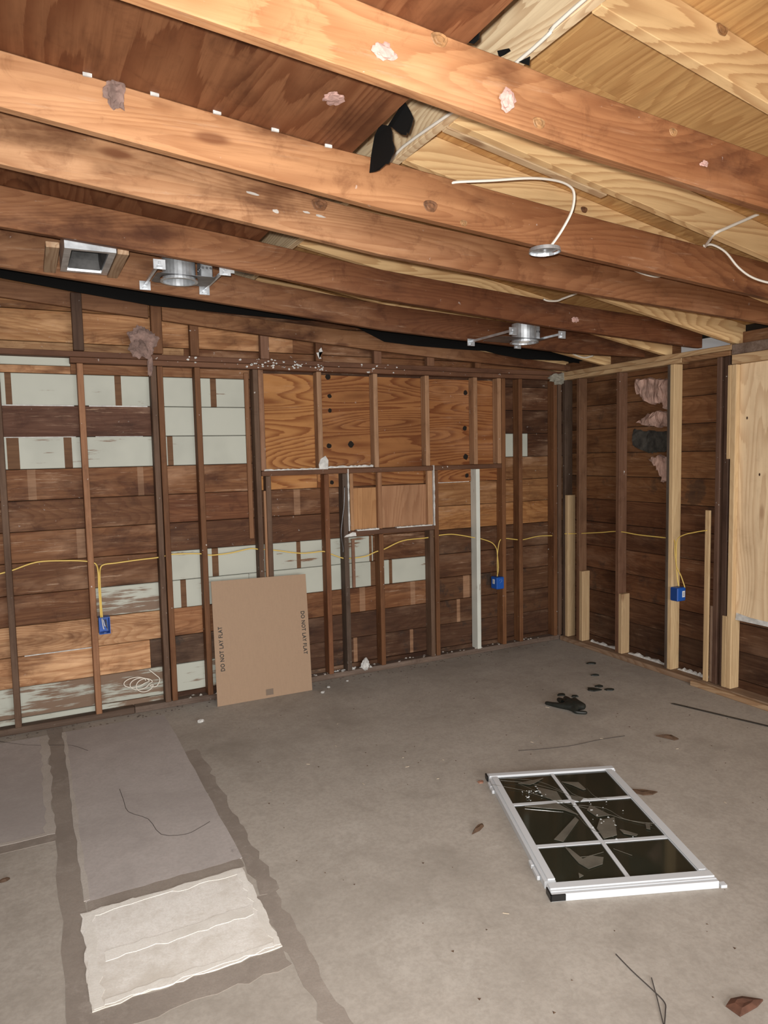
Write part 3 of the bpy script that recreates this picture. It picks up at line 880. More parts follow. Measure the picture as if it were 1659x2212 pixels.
KNOT = plain('knot_wood', (0.20, 0.085, 0.035), 0.7, 0, 0.55, 60)
KNOTP = plain('pale_knot_wood', (0.34, 0.175, 0.070), 0.65, 0, 0.5, 60)
for x, y, z, k, mt in [(-3.308, -3.3385, 2.802, 0.020, KNOTP), (-2.985, -3.3385, 2.655, 0.017, KNOTP), (-2.455, -3.3385, 2.725, 0.014, KNOTP), (-2.899, -2.5985, 2.672, 0.024, KNOT),
                       (-2.75, -2.5985, 2.628, 0.013, KNOTP), (-3.192, -2.2085, 2.760, 0.027, KNOT), (-1.938, -2.3805, 2.853, 0.016, KNOT), (-2.405, -3.4685, 2.975, 0.020, KNOTP)]:
    m = MB()
    rg = lambda f, d: [(x + 1.25 * k * f * math.cos(q) * (1 + 0.12 * math.sin(3 * q)), y - d, z + k * f * math.sin(q) * (1 + 0.10 * math.cos(2 * q))) for q in [i * math.pi / 8 for i in range(16)]]
    m.sweep([rg(1.0, 0.0), rg(0.9, 0.002), rg(0.6, 0.001), rg(0.45, 0.0025), rg(0.1, 0.002)])
    m.build('knot', mt, ce)


# torn tar paper at the deck edge
def scrap(pts, x, lean=0.02):
    z1 = max(p[1] for p in pts)
    m = MB()
    front = [(x + (z1 - z) * lean * 5 + 0.004 * math.sin(y * 60), y, z) for y, z in pts]
    m.prism(front, (0.003, 0, 0))
    m.build('tar_paper_scrap', BLACK, ce)


scrap([(-2.714, 2.832), (-2.766, 2.848), (-2.832, 2.816), (-2.851, 2.789), (-2.852, 2.761), (-2.865, 2.736), (-2.861, 2.720), (-2.838, 2.712), (-2.808, 2.705), (-2.787, 2.712), (-2.753, 2.704), (-2.711, 2.714), (-2.671, 2.724), (-2.683, 2.779), (-2.700, 2.813)], -3.19, 0.0)
scrap([(-2.80, 2.829), (-2.918, 2.859), (-2.941, 2.836), (-2.967, 2.805), (-2.981, 2.779), (-2.972, 2.760), (-2.953, 2.743), (-2.942, 2.755), (-2.929, 2.749), (-2.895, 2.765), (-2.864, 2.791), (-2.846, 2.806)], -3.186, 0.0)
scrap([(-3.245, 2.875), (-3.314, 2.832), (-3.34, 2.831), (-3.343, 2.853), (-3.322, 2.875)], -3.19, 0.0)
scrap([(-3.074, 2.990), (-3.124, 2.974), (-3.133, 2.962), (-3.100, 2.966), (-3.081, 2.968)], -2.93, 0.0)
scrap([(-3.186, 2.902), (-3.231, 2.897), (-3.226, 2.874)], -2.935, 0.0)
# staples tabs of old insulation paper
for x, z in [(-4.091, 2.890), (-3.898, 2.873), (-3.704, 2.855), (-3.509, 2.836), (-3.316, 2.817)]:
    MB().box(x - 0.013, x + 0.013, -2.612, -2.606, z - 0.006, z + 0.004).build('paper_tab', FOAM, ce)


# ------------------------------------------------------------------ fibreglass tufts
def tuft(name, loc, size, mat, label, seed=0, rough=0.6, group=None, sub=3):
    bm = bmesh.new()
    bmesh.ops.create_icosphere(bm, subdivisions=sub, radius=1.0)
    off = Vector((seed * 7.3, seed * 3.1, seed * 1.7))
    for v in bm.verts:
        n1 = noise.noise(v.co * 1.6 + off)
        n2 = noise.noise(v.co * 4.5 + off)
        v.co *= 1 + rough * n1 + rough * 0.55 * n2
        v.co = Vector((v.co.x * size[0], v.co.y * size[1], v.co.z * size[2]))
    me = bpy.data.meshes.new(name)
    bm.to_mesh(me)
    bm.free()
    me.materials.append(mat)
    o = bpy.data.objects.new(name, me)
    COL.objects.link(o)
    o.location = loc
    if label:
        tag(o, label, 'insulation', group)
    return o


GT = 'scraps of old fibreglass insulation'
tuft('insulation_tuft', (-3.47, -3.343, 2.735), (0.030, 0.008, 0.017), PINK, 'pink insulation tuft on the left of the nearest joist', 1, group=GT)
tuft('insulation_tuft', (-3.10, -3.346, 2.690), (0.022, 0.012, 0.028), PINK, 'ragged pink insulation tuft at the middle of the nearest joist', 2, 0.6, GT)
tuft('insulation_tuft', (-2.317, -3.343, 2.650), (0.016, 0.007, 0.008), PINK, 'small pink insulation speck at the right of the nearest joist', 3, group=GT)
tuft('insulation_tuft', (-3.418, -2.90, 2.826), (0.028, 0.036, 0.007), PINK, 'pale insulation tuft stuck under the old dark deck', 4, 0.6, GT)
tuft('insulation_tuft', (-4.015, -2.606, 2.850), (0.028, 0.014, 0.042), MAUVE, 'long dusty insulation tuft hanging from second joist at left', 5, 0.7, GT)
tuft('insulation_tuft', (-1.175, -1.474, 2.560), (0.024, 0.010, 0.017), PINK, 'pink insulation tuft on the joist above the right can light', 6, 0.6, GT)
tuft('insulation_tuft', (-3.60, -0.055, 2.505), (0.085, 0.035, 0.085), MAUVE, 'large dusty mauve insulation clump on the back wall top plate', 7, 0.65, GT, 4)
tuft('insulation_tuft', (-3.546, -0.02, 2.36), (0.018, 0.015, 0.070), MAUVE, 'thin mauve insulation wisp hanging below the top plate', 8, 0.5, GT)
tuft('insulation_tuft', (-0.045, -0.012, 2.375), (0.095, 0.022, 0.045), plain('grey_wool', (0.34, 0.32, 0.26), 0.95, 0, 0.4, 20), 'grey insulation wad tucked in the top corner of both walls', 9, 0.8, GT)


def wallpatch(pts, x, mat, label, thick=0.03, seed=0):
    """lumpy batt remnant on the right wall: outline in (y, z), domed toward the room"""
    n = len(pts)
    cy, cz = sum(p[0] for p in pts) / n, sum(p[1] for p in pts) / n
    # refine outline
    O = []
    for i in range(n):
        a, b = pts[i], pts[(i + 1) % n]
        for k in range(6):
            s = k / 6
            O.append((a[0] + (b[0] - a[0]) * s + random.uniform(-0.011, 0.011), a[1] + (b[1] - a[1]) * s + random.uniform(-0.011, 0.011)))
    bm = bmesh.new()
    fr = [bm.verts.new((x - thick, cy + (y - cy) * 0.94, cz + (z - cz) * 0.94)) for y, z in O]
    bk = [bm.verts.new((x, y, z)) for y, z in O]
    N = len(O)
    cap = bm.faces.new(fr)
    for i in range(N):
        bm.faces.new((fr[i], bk[i], bk[(i + 1) % N], fr[(i + 1) % N]))
    tri = bmesh.ops.triangulate(bm, faces=[cap])['faces']
    ed = list({e for f in tri for e in f.edges if e.calc_length() > 0.03})
    bmesh.ops.subdivide_edges(bm, edges=ed, cuts=3, use_grid_fill=True)
    bmesh.ops.triangulate(bm, faces=[f for f in bm.faces if len(f.verts) > 4])
    for v in bm.verts:
        if v.co.x < x - thick * 0.5:
            p = Vector((v.co.y * 16, v.co.z * 16, seed * 5.0))
            v.co.x -= thick * (0.9 * noise.noise(p) + 0.6 * noise.noise(p * 2.7))
    bmesh.ops.recalc_face_normals(bm, faces=bm.faces)
    me = bpy.data.meshes.new('insulation_batt')
    bm.to_mesh(me)
    bm.free()
    me.materials.append(mat)
    o = bpy.data.objects.new('insulation_batt', me)
    COL.objects.link(o)
    return tag(o, label, 'insulation', GT)


wallpatch([(-0.783, 2.29), (-0.95, 2.285), (-1.13, 2.257), (-1.13, 2.083), (-1.09, 2.03), (-1.04, 2.10), (-0.973, 2.083), (-0.881, 2.107), (-0.80, 2.18)], 0.088, PINKG, 'upper torn pink batt between old and new right wall studs', 0.03, 1)
wallpatch([(-0.797, 1.951), (-0.905, 2.005), (-1.019, 2.030), (-1.12, 2.004), (-1.12, 1.915), (-1.03, 1.90), (-0.976, 1.915), (-0.906, 1.925)], 0.088, PINKG, 'middle pink batt remnant between old and new right wall studs', 0.03, 2)
wallpatch([(-0.92, 1.661), (-1.024, 1.685), (-1.11, 1.668), (-1.10, 1.56), (-1.10, 1.49), (-1.06, 1.48), (-1.017, 1.57), (-0.97, 1.62)], 0.088, PINKG, 'small lower pink batt remnant beside the new pale stud', 0.02, 3)
wallpatch([(-0.74, 1.90), (-0.88, 1.875), (-1.12, 1.865), (-1.13, 1.72), (-1.02, 1.715), (-0.93, 1.70), (-0.86, 1.75), (-0.75, 1.76)], 0.090, MOLD, 'blackened mouldy batt remnant below the pink batts', 0.012, 4)


# ------------------------------------------------------------------ lights, vent box, electrical boxes
def can_light(cx, cy, z, xa, xb, label, group='recessed can lights without trims'):
    t_ = thing('recessed_can_light', label, 'light fixture', (cx, cy, z), group)
    r = 0.082
    m = MB()
    m.lathe(cx, cy, [(r + 0.012, z), (r + 0.012, z + 0.003), (r, z + 0.004), (r, z + 0.12), (0.01, z + 0.122), (0.01, z + 0.118), (r - 0.002, z + 0.116), (r - 0.002, z - 0.002), (r + 0.012, z - 0.002), (r + 0.012, z)])
    m.build('can', STEEL, t_, smooth=False)
    # mounting plate with round hole
    n = 32
    x0, x1, y0, y1 = xa + 0.01, xb - 0.01, cy - 0.105, cy + 0.105
    ins = [(cx + (r + 0.013) * math.cos(2 * math.pi * k / n), cy + (r + 0.013) * math.sin(2 * math.pi * k / n)) for k in range(n)]
    outs = []
    for k in range(n):
        a = 2 * math.pi * k / n
        ca, sa = math.cos(a), math.sin(a)
        s = min(((x1 - cx) if ca > 0 else (cx - x0)) / max(abs(ca), 1e-6), (y1 - y0) / 2 / max(abs(sa), 1e-6))
        outs.append((cx + ca * s, cy + sa * s))
    zz = z + 0.012
    m = MB()
    rows_ = [[(x, y, zz) for x, y in ins], [(x, y, zz) for x, y in outs], [(x, y, zz + 0.002) for x, y in outs], [(x, y, zz + 0.002) for x, y in ins]]
    m.sweep(rows_ + [rows_[0]], caps=False)
    m.build('mounting_plate', STEELD, t_)
    jx = xb - 0.075
    jb = MB().box(jx - 0.005, jx + 0.055, cy - 0.06, cy + 0.03, zz + 0.004, zz + 0.10).build('junction_box', STEEL, t_, bevel=0.004)
    m = MB()
    for k in range(3):
        m.lathe(0, 0, [(0.0, 0.0)] * 2, 3) if False else None
        yy = cy - 0.045 + 0.03 * k
        m.prism([(jx - 0.0065, yy + 0.009 * math.cos(a), zz + 0.055 + 0.009 * math.sin(a)) for a in [i * math.pi / 5 for i in range(10)]], (0.0012, 0, 0))
        m.prism([(jx + 0.005 + 0.02 * k + 0.007 * math.cos(a), cy - 0.0615, zz + 0.055 + 0.007 * math.sin(a)) for a in [i * math.pi / 5 for i in range(10)]], (0, 0.0012, 0))
    m.build('knockout', STEELD, jb, kind='stuff')
    for x in (xa, xb):
        b = MB().box(x - 0.006, x + 0.006, -1.425, -0.955, z + 0.018, z + 0.032).build('bar_hanger', STEEL, t_, bevel=0.001)
        for yy in (-1.418, -0.962):
            m = MB()
            m.box(x - 0.028, x + 0.028, yy - 0.0025, yy + 0.0025, z - 0.004, z + 0.042)
            m.box(x - 0.012, x + 0.012, yy - 0.016, yy + 0.016, z + 0.002, z + 0.012)
            m.build('nail_plate', STEEL, b)
    return t_


can_light(-3.565, -1.19, 2.645, -3.70, -3.385, 'left galvanised can light between joists beside the vent boot')
c2 = can_light(-1.34, -1.17, 2.452, -1.62, -1.235, 'right galvanised can light near the far corner with a bulb')
m = MB()
m.lathe(-1.34, -1.17, [(0.002, 2.452), (0.030, 2.454), (0.045, 2.468), (0.047, 2.485), (0.030, 2.515), (0.016, 2.54), (0.014, 2.565), (0.002, 2.567)], 20)
m.build('bulb', plain('frosted_bulb', (0.85, 0.84, 0.80), 0.25), c2, smooth=True)

# sheet metal register boot with two cleats
vb = thing('vent_boot', 'square galvanised vent boot between two tan cleats at left', 'vent', (-4.0, -1.19, 2.70))
x0, x1, y0, y1, z0 = -4.112, -3.892, -1.425, -0.985, 2.694
a_, b_ = 0.030, 0.006
m = MB()
def ringrect(x0, x1, y0, y1, z):
    return [(x0, y0, z), (x1, y0, z), (x1, y1, z), (x0, y1, z)]
m.sweep([ringrect(x0, x1, y0, y1, z0), ringrect(x0 + a_, x1 - a_, y0 + a_, y1 - a_, z0 + 0.001), ringrect(x0 + a_ + 0.004, x1 - a_ - 0.004, y0 + a_ + 0.004, y1 - a_ - 0.004, z0 + 0.05),
         ringrect(x0 + a_ + 0.01, x1 - a_ - 0.01, y0 + a_ + 0.02, y1 - a_ - 0.02, z0 + 0.055), ringrect(x0 + a_ + 0.01, x1 - a_ - 0.01, y0 + a_ + 0.02, y1 - a_ - 0.02, z0 + 0.11),
         ringrect(x0, x1, y0, y1, z0 + 0.112), ringrect(x0, x1, y0, y1, z0)], caps=False)
m.build('boot_body', STEEL, vb)
m = MB()
m.sweep([ringrect(x0 + a_ + 0.0042, x1 - a_ - 0.0042, y0 + a_ + 0.0042, y1 - a_ - 0.0042, z0 + 0.012), ringrect(x0 + a_ + 0.012, x1 - a_ - 0.012, y0 + a_ + 0.022, y1 - a_ - 0.022, z0 + 0.056), ringrect(x0 + a_ + 0.012, x1 - a_ - 0.012, y0 + a_ + 0.022, y1 - a_ - 0.022, z0 + 0.108)], caps=False)
m.build('boot_inner_shade', plain('inner_wall_shade', (0.085, 0.085, 0.085), 0.7, 0.2, 0.6, 11), vb)  # recess shade put into the colour of the boot's inner walls
MB().box(x0 + 0.01, x1 - 0.01, y0 + 0.01, y1 - 0.01, z0 + 0.113, z0 + 0.122).build('boot_back', plain('duct_shade', (0.03, 0.03, 0.03), 0.6, 0.0, 0.6, 9), vb)  # back coloured dark for the shade inside the boot
for x, w_ in [(-4.160, 0.056), (-3.862, 0.050)]:
    MB().box(x - w_ / 2, x + w_ / 2, -1.4285, -0.952, 2.690, 2.715).build('cleat', N_Y, vb, bevel=0.002, color=(0.44, 0.31, 0.20))

# round ceiling pan with its cable
pan = thing('ceiling_pan_box', 'round galvanised ceiling pan under the second joist on white cable', 'electrical box', (-2.336, -2.58, 2.574))
m = MB()
m.lathe(-2.336, -2.58, [(0.066, 2.566), (0.064, 2.581), (0.002, 2.582), (0.002, 2.578), (0.060, 2.577), (0.062, 2.566), (0.066, 2.566)], 32)
m.build('pan', STEEL, pan)
m = MB()
m.lathe(-2.336, -2.58, [(0.050, 2.5755), (0.030, 2.573), (0.022, 2.5765)], 24)
m.lathe(-2.336, -2.58, [(0.008, 2.5765), (0.008, 2.570), (0.001, 2.569)], 10)
m.build('pan_ridge', STEEL, pan)
o = MB().tube([(-2.80, -2.585, 2.770), (-2.785, -2.602, 2.776), (-2.665, -2.66, 2.780), (-2.515, -2.71, 2.794), (-2.389, -2.71, 2.804), (-2.309, -2.70, 2.798), (-2.276, -2.69, 2.773), (-2.270, -2.67, 2.716), (-2.293, -2.64, 2.649), (-2.333, -2.622, 2.588), (-2.336, -2.605, 2.584)], 0.0085, 8, 6, flat=0.6).build('white_cable', CABW, None, smooth=True)
tag(o, 'white cable looping over second joist down to round ceiling pan', 'cable', 'white cables in the roof framing')
for pts, lab in [
    ([(-1.10, -2.82, 2.86), (-1.222, -2.80, 2.821), (-1.245, -2.78, 2.807), (-1.447, -2.76, 2.722), (-1.500, -2.74, 2.696), (-1.44, -2.66, 2.690), (-1.38, -2.59, 2.690)], 'thin white cable angled up from second joist at right edge'),
    ([(-1.40, -2.60, 2.690), (-1.354, -2.61, 2.699), (-1.278, -2.625, 2.669), (-1.193, -2.63, 2.606), (-1.089, -2.63, 2.567), (-0.952, -2.63, 2.552), (-0.80, -2.62, 2.56)], 'thick white cable drooping across second joist at right edge'),
    ([(-1.52, -2.24, 2.69), (-1.471, -2.245, 2.655), (-1.378, -2.25, 2.637), (-1.301, -2.245, 2.640), (-1.24, -2.235, 2.67)], 'short white cable sagging between second and third joists'),
    ([(-1.45, -1.50, 2.66), (-1.418, -1.505, 2.652), (-1.35, -1.505, 2.657), (-1.301, -1.505, 2.675), (-1.197, -1.505, 2.714), (-1.14, -1.50, 2.75)], 'short white cable curving below third joist near right can'),
    ([(-0.42, -0.60, 2.50), (-0.36, -0.62, 2.475), (-0.30, -0.62, 2.47), (-0.22, -0.62, 2.49)], 'tiny white cable end against black paper in far corner')]:
    o = MB().tube(pts, 0.0075, 7, 5, flat=0.7).build('white_cable', CABW, None, smooth=True)
    tag(o, lab, 'cable', 'white cables in the roof framing')
o = MB().tube([(-2.945, -4.2, 2.930), (-2.935, -3.418, 2.925), (-2.928, -3.309, 2.918), (-2.925, -3.17, 2.915), (-2.925, -2.9, 2.918), (-2.93, -2.45, 2.94), (-2.925, -2.30, 2.915), (-2.90, -2.22, 2.90), (-2.86, -2.18, 2.91)], 0.006, 7, 4).build('white_cable', CABW, None, smooth=True)
tag(o, 'long white cable running along lower edge of new ridge board', 'cable', 'white cables in the roof framing')

# yellow cables
GY = 'yellow cables through the studs'


def ycable(pts, label, r=0.0052):
    o = MB().tube(pts, r, 7, 5, flat=0.75).build('yellow_cable', YEL, None, smooth=True)
    tag(o, label, 'cable', GY)


Y0 = 0.030
ycable([(-4.9, 0.03, 1.03), (-4.60, Y0, 1.02), (-4.506, 0.030, 1.042), (-4.44, 0.030, 1.056), (-4.294, Y0, 1.097), (-4.118, Y0, 1.091), (-4.02, 0.030, 1.080), (-3.975, 0.030, 1.068), (-3.944, 0.030, 1.050), (-3.936, 0.005, 1.000), (-3.937, 0.01, 0.891), (-3.934, 0.012, 0.690)], 'yellow cable from the left edge down into leftmost blue box')
ycable([(-3.495, 0.030, 1.070), (-3.56, 0.030, 1.062), (-3.673, Y0, 1.058), (-3.822, Y0, 1.049), (-3.895, Y0, 1.045), (-3.920, Y0, 1.021), (-3.928, 0.005, 0.954), (-3.928, 0.010, 0.798), (-3.925, 0.012, 0.690)], 'yellow cable from the doubled studs down into leftmost blue box')
ycable([(-3.50, 0.030, 1.070), (-3.442, Y0, 1.077), (-3.267, 0.030, 1.066), (-3.20, 0.030, 1.05), (-3.137, Y0, 1.048), (-3.037, Y0, 1.053), (-2.899, Y0, 1.072), (-2.83, 0.030, 1.062), (-2.725, 0.030, 1.048), (-2.508, Y0, 1.006), (-2.339, 0.030, 1.006), (-2.29, 0.030, 0.99), (-2.168, 0.030, 0.940), (-2.10, 0.030, 0.932), (-1.969, Y0, 0.938), (-1.882, 0.030, 0.965), (-1.803, 0.030, 0.981), (-1.634, Y0, 1.036), (-1.426, 0.030, 1.043), (-1.34, 0.030, 1.05), (-1.283, 0.030, 1.056), (-1.17, Y0, 1.056), (-1.055, Y0, 1.036), (-0.95, 0.030, 1.012), (-0.866, Y0, 0.994), (-0.76, Y0, 0.954), (-0.712, Y0, 0.901), (-0.700, Y0, 0.835), (-0.712, 0.0, 0.734), (-0.724, 0.005, 0.658)], 'long yellow cable across the back wall into middle blue box')
ycable([(-0.719, 0.005, 0.658), (-0.702, Y0, 0.815), (-0.685, 0.030, 0.935), (-0.66, 0.030, 0.975), (-0.607, 0.030, 0.979), (-0.471, 0.030, 0.957), (-0.405, Y0, 0.956), (-0.239, Y0, 0.973), (-0.05, 0.030, 0.964), (-0.008, 0.030, 0.972), (-0.008, 0.030, 0.985)], 'yellow cable from middle blue box to the wall corner')
ycable([(-0.008, -0.04, 0.985), (0.030, -0.12, 0.99), (0.030, -0.223, 1.003), (0.030, -0.465, 1.033), (0.030, -0.598, 1.053), (0.030, -0.701, 1.058), (0.030, -0.873, 1.050), (0.030, -1.105, 1.052), (0.03, -1.20, 1.05), (0.015, -1.240, 1.03), (0.006, -1.25, 0.95), (0.008, -1.262, 0.85), (0.006, -1.275, 0.76), (0.010, -1.285, 0.700)], 'yellow cable along the right wall into rightmost blue box')
ycable([(-0.006, -1.535, 1.146), (-0.004, -1.50, 1.140), (0.0, -1.425, 1.122), (0.0, -1.336, 1.096), (0.004, -1.27, 1.05), (0.006, -1.262, 0.934), (0.006, -1.268, 0.847), (0.004, -1.31, 0.781), (0.010, -1.340, 0.700)], 'yellow cable from short pale strip into rightmost blue box')


o = MB().tube([(-2.150, -0.006, 1.50), (-2.158, -0.008, 1.376), (-2.178, -0.010, 1.25), (-2.191, -0.010, 1.147), (-2.187, -0.010, 1.08), (-2.176, -0.008, 1.02), (-2.178, -0.005, 0.99)], 0.0028, 6, 5).build('thin_grey_wire', STEELD, None, smooth=True)
tag(o, 'thin grey wire hanging down the weathered stud beside small window patch', 'wire')


def blue_box(loc, w, h, d, label, facing):
    """single-gang box; facing 'room' shows the open front, otherwise a closed side with a sticker"""
    x, y, z = loc
    t_ = thing('outlet_box', label, 'electrical box', loc, 'blue plastic outlet boxes on the studs')
    m = MB()
    fx = (0, -1, 0) if facing in ('back', 'backside') else (-1, 0, 0)
    # local axes: a across, n out of the wall
    ax = Vector((1, 0, 0)) if fx[1] else Vector((0, -1, 0))
    nn = Vector(fx)
    P = lambda a, n, zz: Vector(loc) + ax * a + nn * n + Vector((0, 0, zz))
    rr = lambda k, n: [P(-w / 2 + k, n, -h / 2 + k), P(w / 2 - k, n, -h / 2 + k), P(w / 2 - k, n, h / 2 - k), P(-w / 2 + k, n, h / 2 - k)]
    m.sweep([rr(0.004, -d), rr(0, -d + 0.01), rr(0, 0.0), rr(0.004, 0.0), rr(0.006, -d + 0.012), ], caps=True)
    m.build('box_shell', BLUE, t_)
    for s in (-1, 1):
        m = MB()
        m.hexa([P(-0.008, -0.001, s * (h / 2 - 0.008) - 0.007), P(0.008, -0.001, s * (h / 2 - 0.008) - 0.007), P(0.008, -0.02, s * (h / 2 - 0.008) - 0.007), P(-0.008, -0.02, s * (h / 2 - 0.008) - 0.007),
                P(-0.008, -0.001, s * (h / 2 - 0.008) + 0.006), P(0.008, -0.001, s * (h / 2 - 0.008) + 0.006), P(0.008, -0.02, s * (h / 2 - 0.008) + 0.006), P(-0.008, -0.02, s * (h / 2 - 0.008) + 0.006)])
        m.build('screw_boss', BLUED, t_)
    return t_, P


b1, P = blue_box((-3.915, -0.006, 0.640), 0.070, 0.112, 0.075, 'leftmost blue outlet box with open front and cut wires', 'back')
for a, lo in [(-0.012, -0.012), (-0.004, 0.006), (0.006, -0.006), (0.012, -0.022)]:
    MB().tube([P(-0.008 + a * 0.3, -0.05, 0.05), P(a, -0.028, 0.03), P(a + 0.004, -0.010, lo), P(a + 0.008, -0.006, lo - 0.012)], 0.0028, 6, 3).build('wire_end', CABW if a < 0 else STEELD, b1)

b2 = thing('outlet_box', 'middle blue outlet box on back wall right of white post', 'electrical box', (-0.72, 0.02, 0.60), 'blue plastic outlet boxes on the studs')
MB().box(-0.745, -0.668, -0.020, 0.065, 0.548, 0.652).build('box_shell', BLUE, b2, bevel=0.004)
MB().box(-0.741, -0.672, -0.0225, -0.0203, 0.552, 0.648).build('cover', BLUE, b2, bevel=0.001)
MB().box(-0.7465, -0.7452, 0.012, 0.040, 0.592, 0.632).build('sticker', STICK, b2)
m = MB()
for k in range(3):
    m.box(-0.7472, -0.7466, 0.018, 0.034, 0.600 + 0.009 * k, 0.604 + 0.009 * k)
m.build('sticker_print', INKG, b2, kind='stuff')
MB().tube([(-0.722, -0.0238, 0.625), (-0.700, -0.0238, 0.635), (-0.695, -0.0238, 0.618), (-0.716, -0.0238, 0.602)], 0.0016, 5, 5).build('embossed_mark', plain('pale_blue', (0.12, 0.22, 0.48), 0.5), b2)

b3 = thing('outlet_box', 'rightmost blue outlet box on new pale stud with white sticker', 'electrical box', (0.02, -1.28, 0.645), 'blue plastic outlet boxes on the studs')
m = MB()
m.box(-0.020, 0.066, -1.302, -1.232, 0.588, 0.690)
m.build('box_shell', BLUE, b3, bevel=0.005)
MB().box(-0.0225, -0.0203, -1.298, -1.236, 0.592, 0.686).build('cover', BLUED, b3, bevel=0.001)
MB().box(0.028, 0.056, -1.3034, -1.3022, 0.617, 0.664).build('sticker', STICK, b3)
m = MB()
for k in range(3):
    m.box(0.034, 0.050, -1.3041, -1.3035, 0.627 + 0.010 * k, 0.632 + 0.010 * k)
m.build('sticker_print', INKG, b3, kind='stuff')

# coil of thin white wire low on the back wall
pts = []
for k in range(3):
    for i in range(12):
        a = 2 * math.pi * i / 12 + k * 0.2
        pts.append((-3.735 + 0.030 * k + (0.072 - 0.008 * k) * math.cos(a), 0.064 - 0.012 * k, 0.205 - 0.012 * k + (0.034 + 0.006 * k) * math.sin(a)))
pts += [(-3.64, 0.05, 0.17), (-3.60, 0.05, 0.155), (-3.57, 0.055, 0.20), (-3.60, 0.055, 0.24), (-3.64, 0.06, 0.28)]
o = MB().tube(pts, 0.0032, 6, 4).build('wire_coil', CABW, None, smooth=True)
tag(o, 'loose coil of thin white wire low on the back wall', 'wire')

# ------------------------------------------------------------------ cardboard sheet
cb = thing('cardboard_sheet', 'plain brown cardboard sheet leaning on the back wall studs', 'cardboard', (-2.87, -0.144, 0.0))
A, B_ = Vector((-3.221, -0.140, 0.001)), Vector((-2.517, -0.148, 0.001))
D_ = Vector((-3.204, -0.022, 0.868))
C_ = B_ + (D_ - A) * 0.986
U = (B_ - A).normalized()
V = (D_ - A).normalized()
Nn = U.cross(V).normalized()
m = MB()
nb = 8
rws = []
for i in range(nb + 1):
    s = i / nb
    l_, r_ = A.lerp(D_, s), B_.lerp(C_, s)
    bow = 0.004 * math.sin(math.pi * s)
    rws.append([l_ + Nn * bow, r_ + Nn * bow, r_ + Nn * (bow - 0.006), l_ + Nn * (bow - 0.006)])
m.sweep(rws)
m.build('sheet', CARD, cb)
m = MB()
p = A + U * 0.352 + V * 0.020 + Nn * 0.0035
m.hexa([p, p + U * 0.054, p + U * 0.054 + V * 0.042, p + V * 0.042, p + Nn * 0.0012, p + U * 0.054 + Nn * 0.0012, p + U * 0.052 + V * 0.042 + Nn * 0.0012, p + V * 0.042 + Nn * 0.0012])
m.build('tape_patch', TAPE, cb, label='small dark brown tape patch')
V2 = Nn.cross(U).normalized()   # square to the lower edge


def lettering(origin, right, upv, length, height):
    cu = bpy.data.curves.new('lettering', 'FONT')
    cu.body = 'DO NOT LAY FLAT'
    cu.size = 1.0
    cu.offset = 0.021
    cu.space_character = 1.10
    cu.extrude = 0.0
    cu.resolution_u = 4
    cu.materials.append(INK)
    o = bpy.data.objects.new('lettering', cu)
    COL.objects.link(o)
    bpy.context.view_layer.update()
    dim = o.dimensions
    sx, sy = length / dim.x, height / dim.y
    R = Matrix((right, upv, right.cross(upv))).transposed().to_4x4()
    R.translation = origin - world_loc(cb)
    me = bpy.data.meshes.new_from_object(o.evaluated_get(bpy.context.evaluated_depsgraph_get()))
    bpy.data.objects.remove(o)
    o = bpy.data.objects.new('lettering', me)
    COL.objects.link(o)
    o.parent = cb
    o.matrix_local = R @ Matrix.Diagonal((sx, sy, 1, 1))
    return o


# left line reads upwards, right line reads downwards
lettering(A + U * 0.064 + V * 0.238 + Nn * 0.0052, V2, -U, 0.312, 0.030)
lettering(A + U * 0.648 + V * 0.592 + Nn * 0.0052, -V2, U, 0.318, 0.030)

# ------------------------------------------------------------------ window sash on the floor
sash = thing('window_sash', 'white six pane window sash with shattered glass flat on floor', 'window', (0, 0, 0))
SO = Vector((-2.226, -1.970, 0.0))
SU, SV = Vector((0.9313, -0.3642, 0)), Vector((-0.3642, -0.9313, 0))
sash.location = SO + SU * 0.34 + SV * 0.51


def sl(u, v, z):
    return SO + SU * u + SV * v + Vector((0, 0, z))


def sbox(m, u0, u1, v0, v1, z0, z1, mi=0):
    return m.hexa([sl(u0, v0, z0), sl(u1, v0, z0), sl(u1, v1, z0), sl(u0, v1, z0), sl(u0, v0, z1), sl(u1, v0, z1), sl(u1, v1, z1), sl(u0, v1, z1)], mi)


def rail(u0, u1, v0, v1, prof_axis, out_sign):
    """stepped vinyl rail: wide low flange outside, raised bead inside"""
    m = MB()
    if prof_axis == 'u':   # rail runs along v
        w_ = u1 - u0
        if out_sign < 0:
            sbox(m, u0, u1, v0, v1, 0.0, 0.030)
            sbox(m, u0 + w_ * 0.30, u1 - 0.002, v0 + 0.004, v1 - 0.004, 0.030, 0.038)
        else:
            sbox(m, u0, u1, v0, v1, 0.0, 0.030)
            sbox(m, u0 + 0.002, u1 - w_ * 0.30, v0 + 0.004, v1 - 0.004, 0.030, 0.038)
    else:
        w_ = v1 - v0
        sbox(m, u0, u1, v0, v1, 0.0, 0.030)
        if out_sign < 0:
            sbox(m, u0 + 0.004, u1 - 0.004, v0 + w_ * 0.35, v1 - 0.002, 0.030, 0.038)
        else:
            sbox(m, u0 + 0.004, u1 - 0.004, v0 + 0.002, v1 - w_ * 0.40, 0.030, 0.038)
            sbox(m, u0 + 0.002, u1 - 0.002, v1 - w_ * 0.40, v1 - w_ * 0.22, 0.030, 0.033)
    return m.build('frame_rail', WHITE, sash, bevel=0.0015)


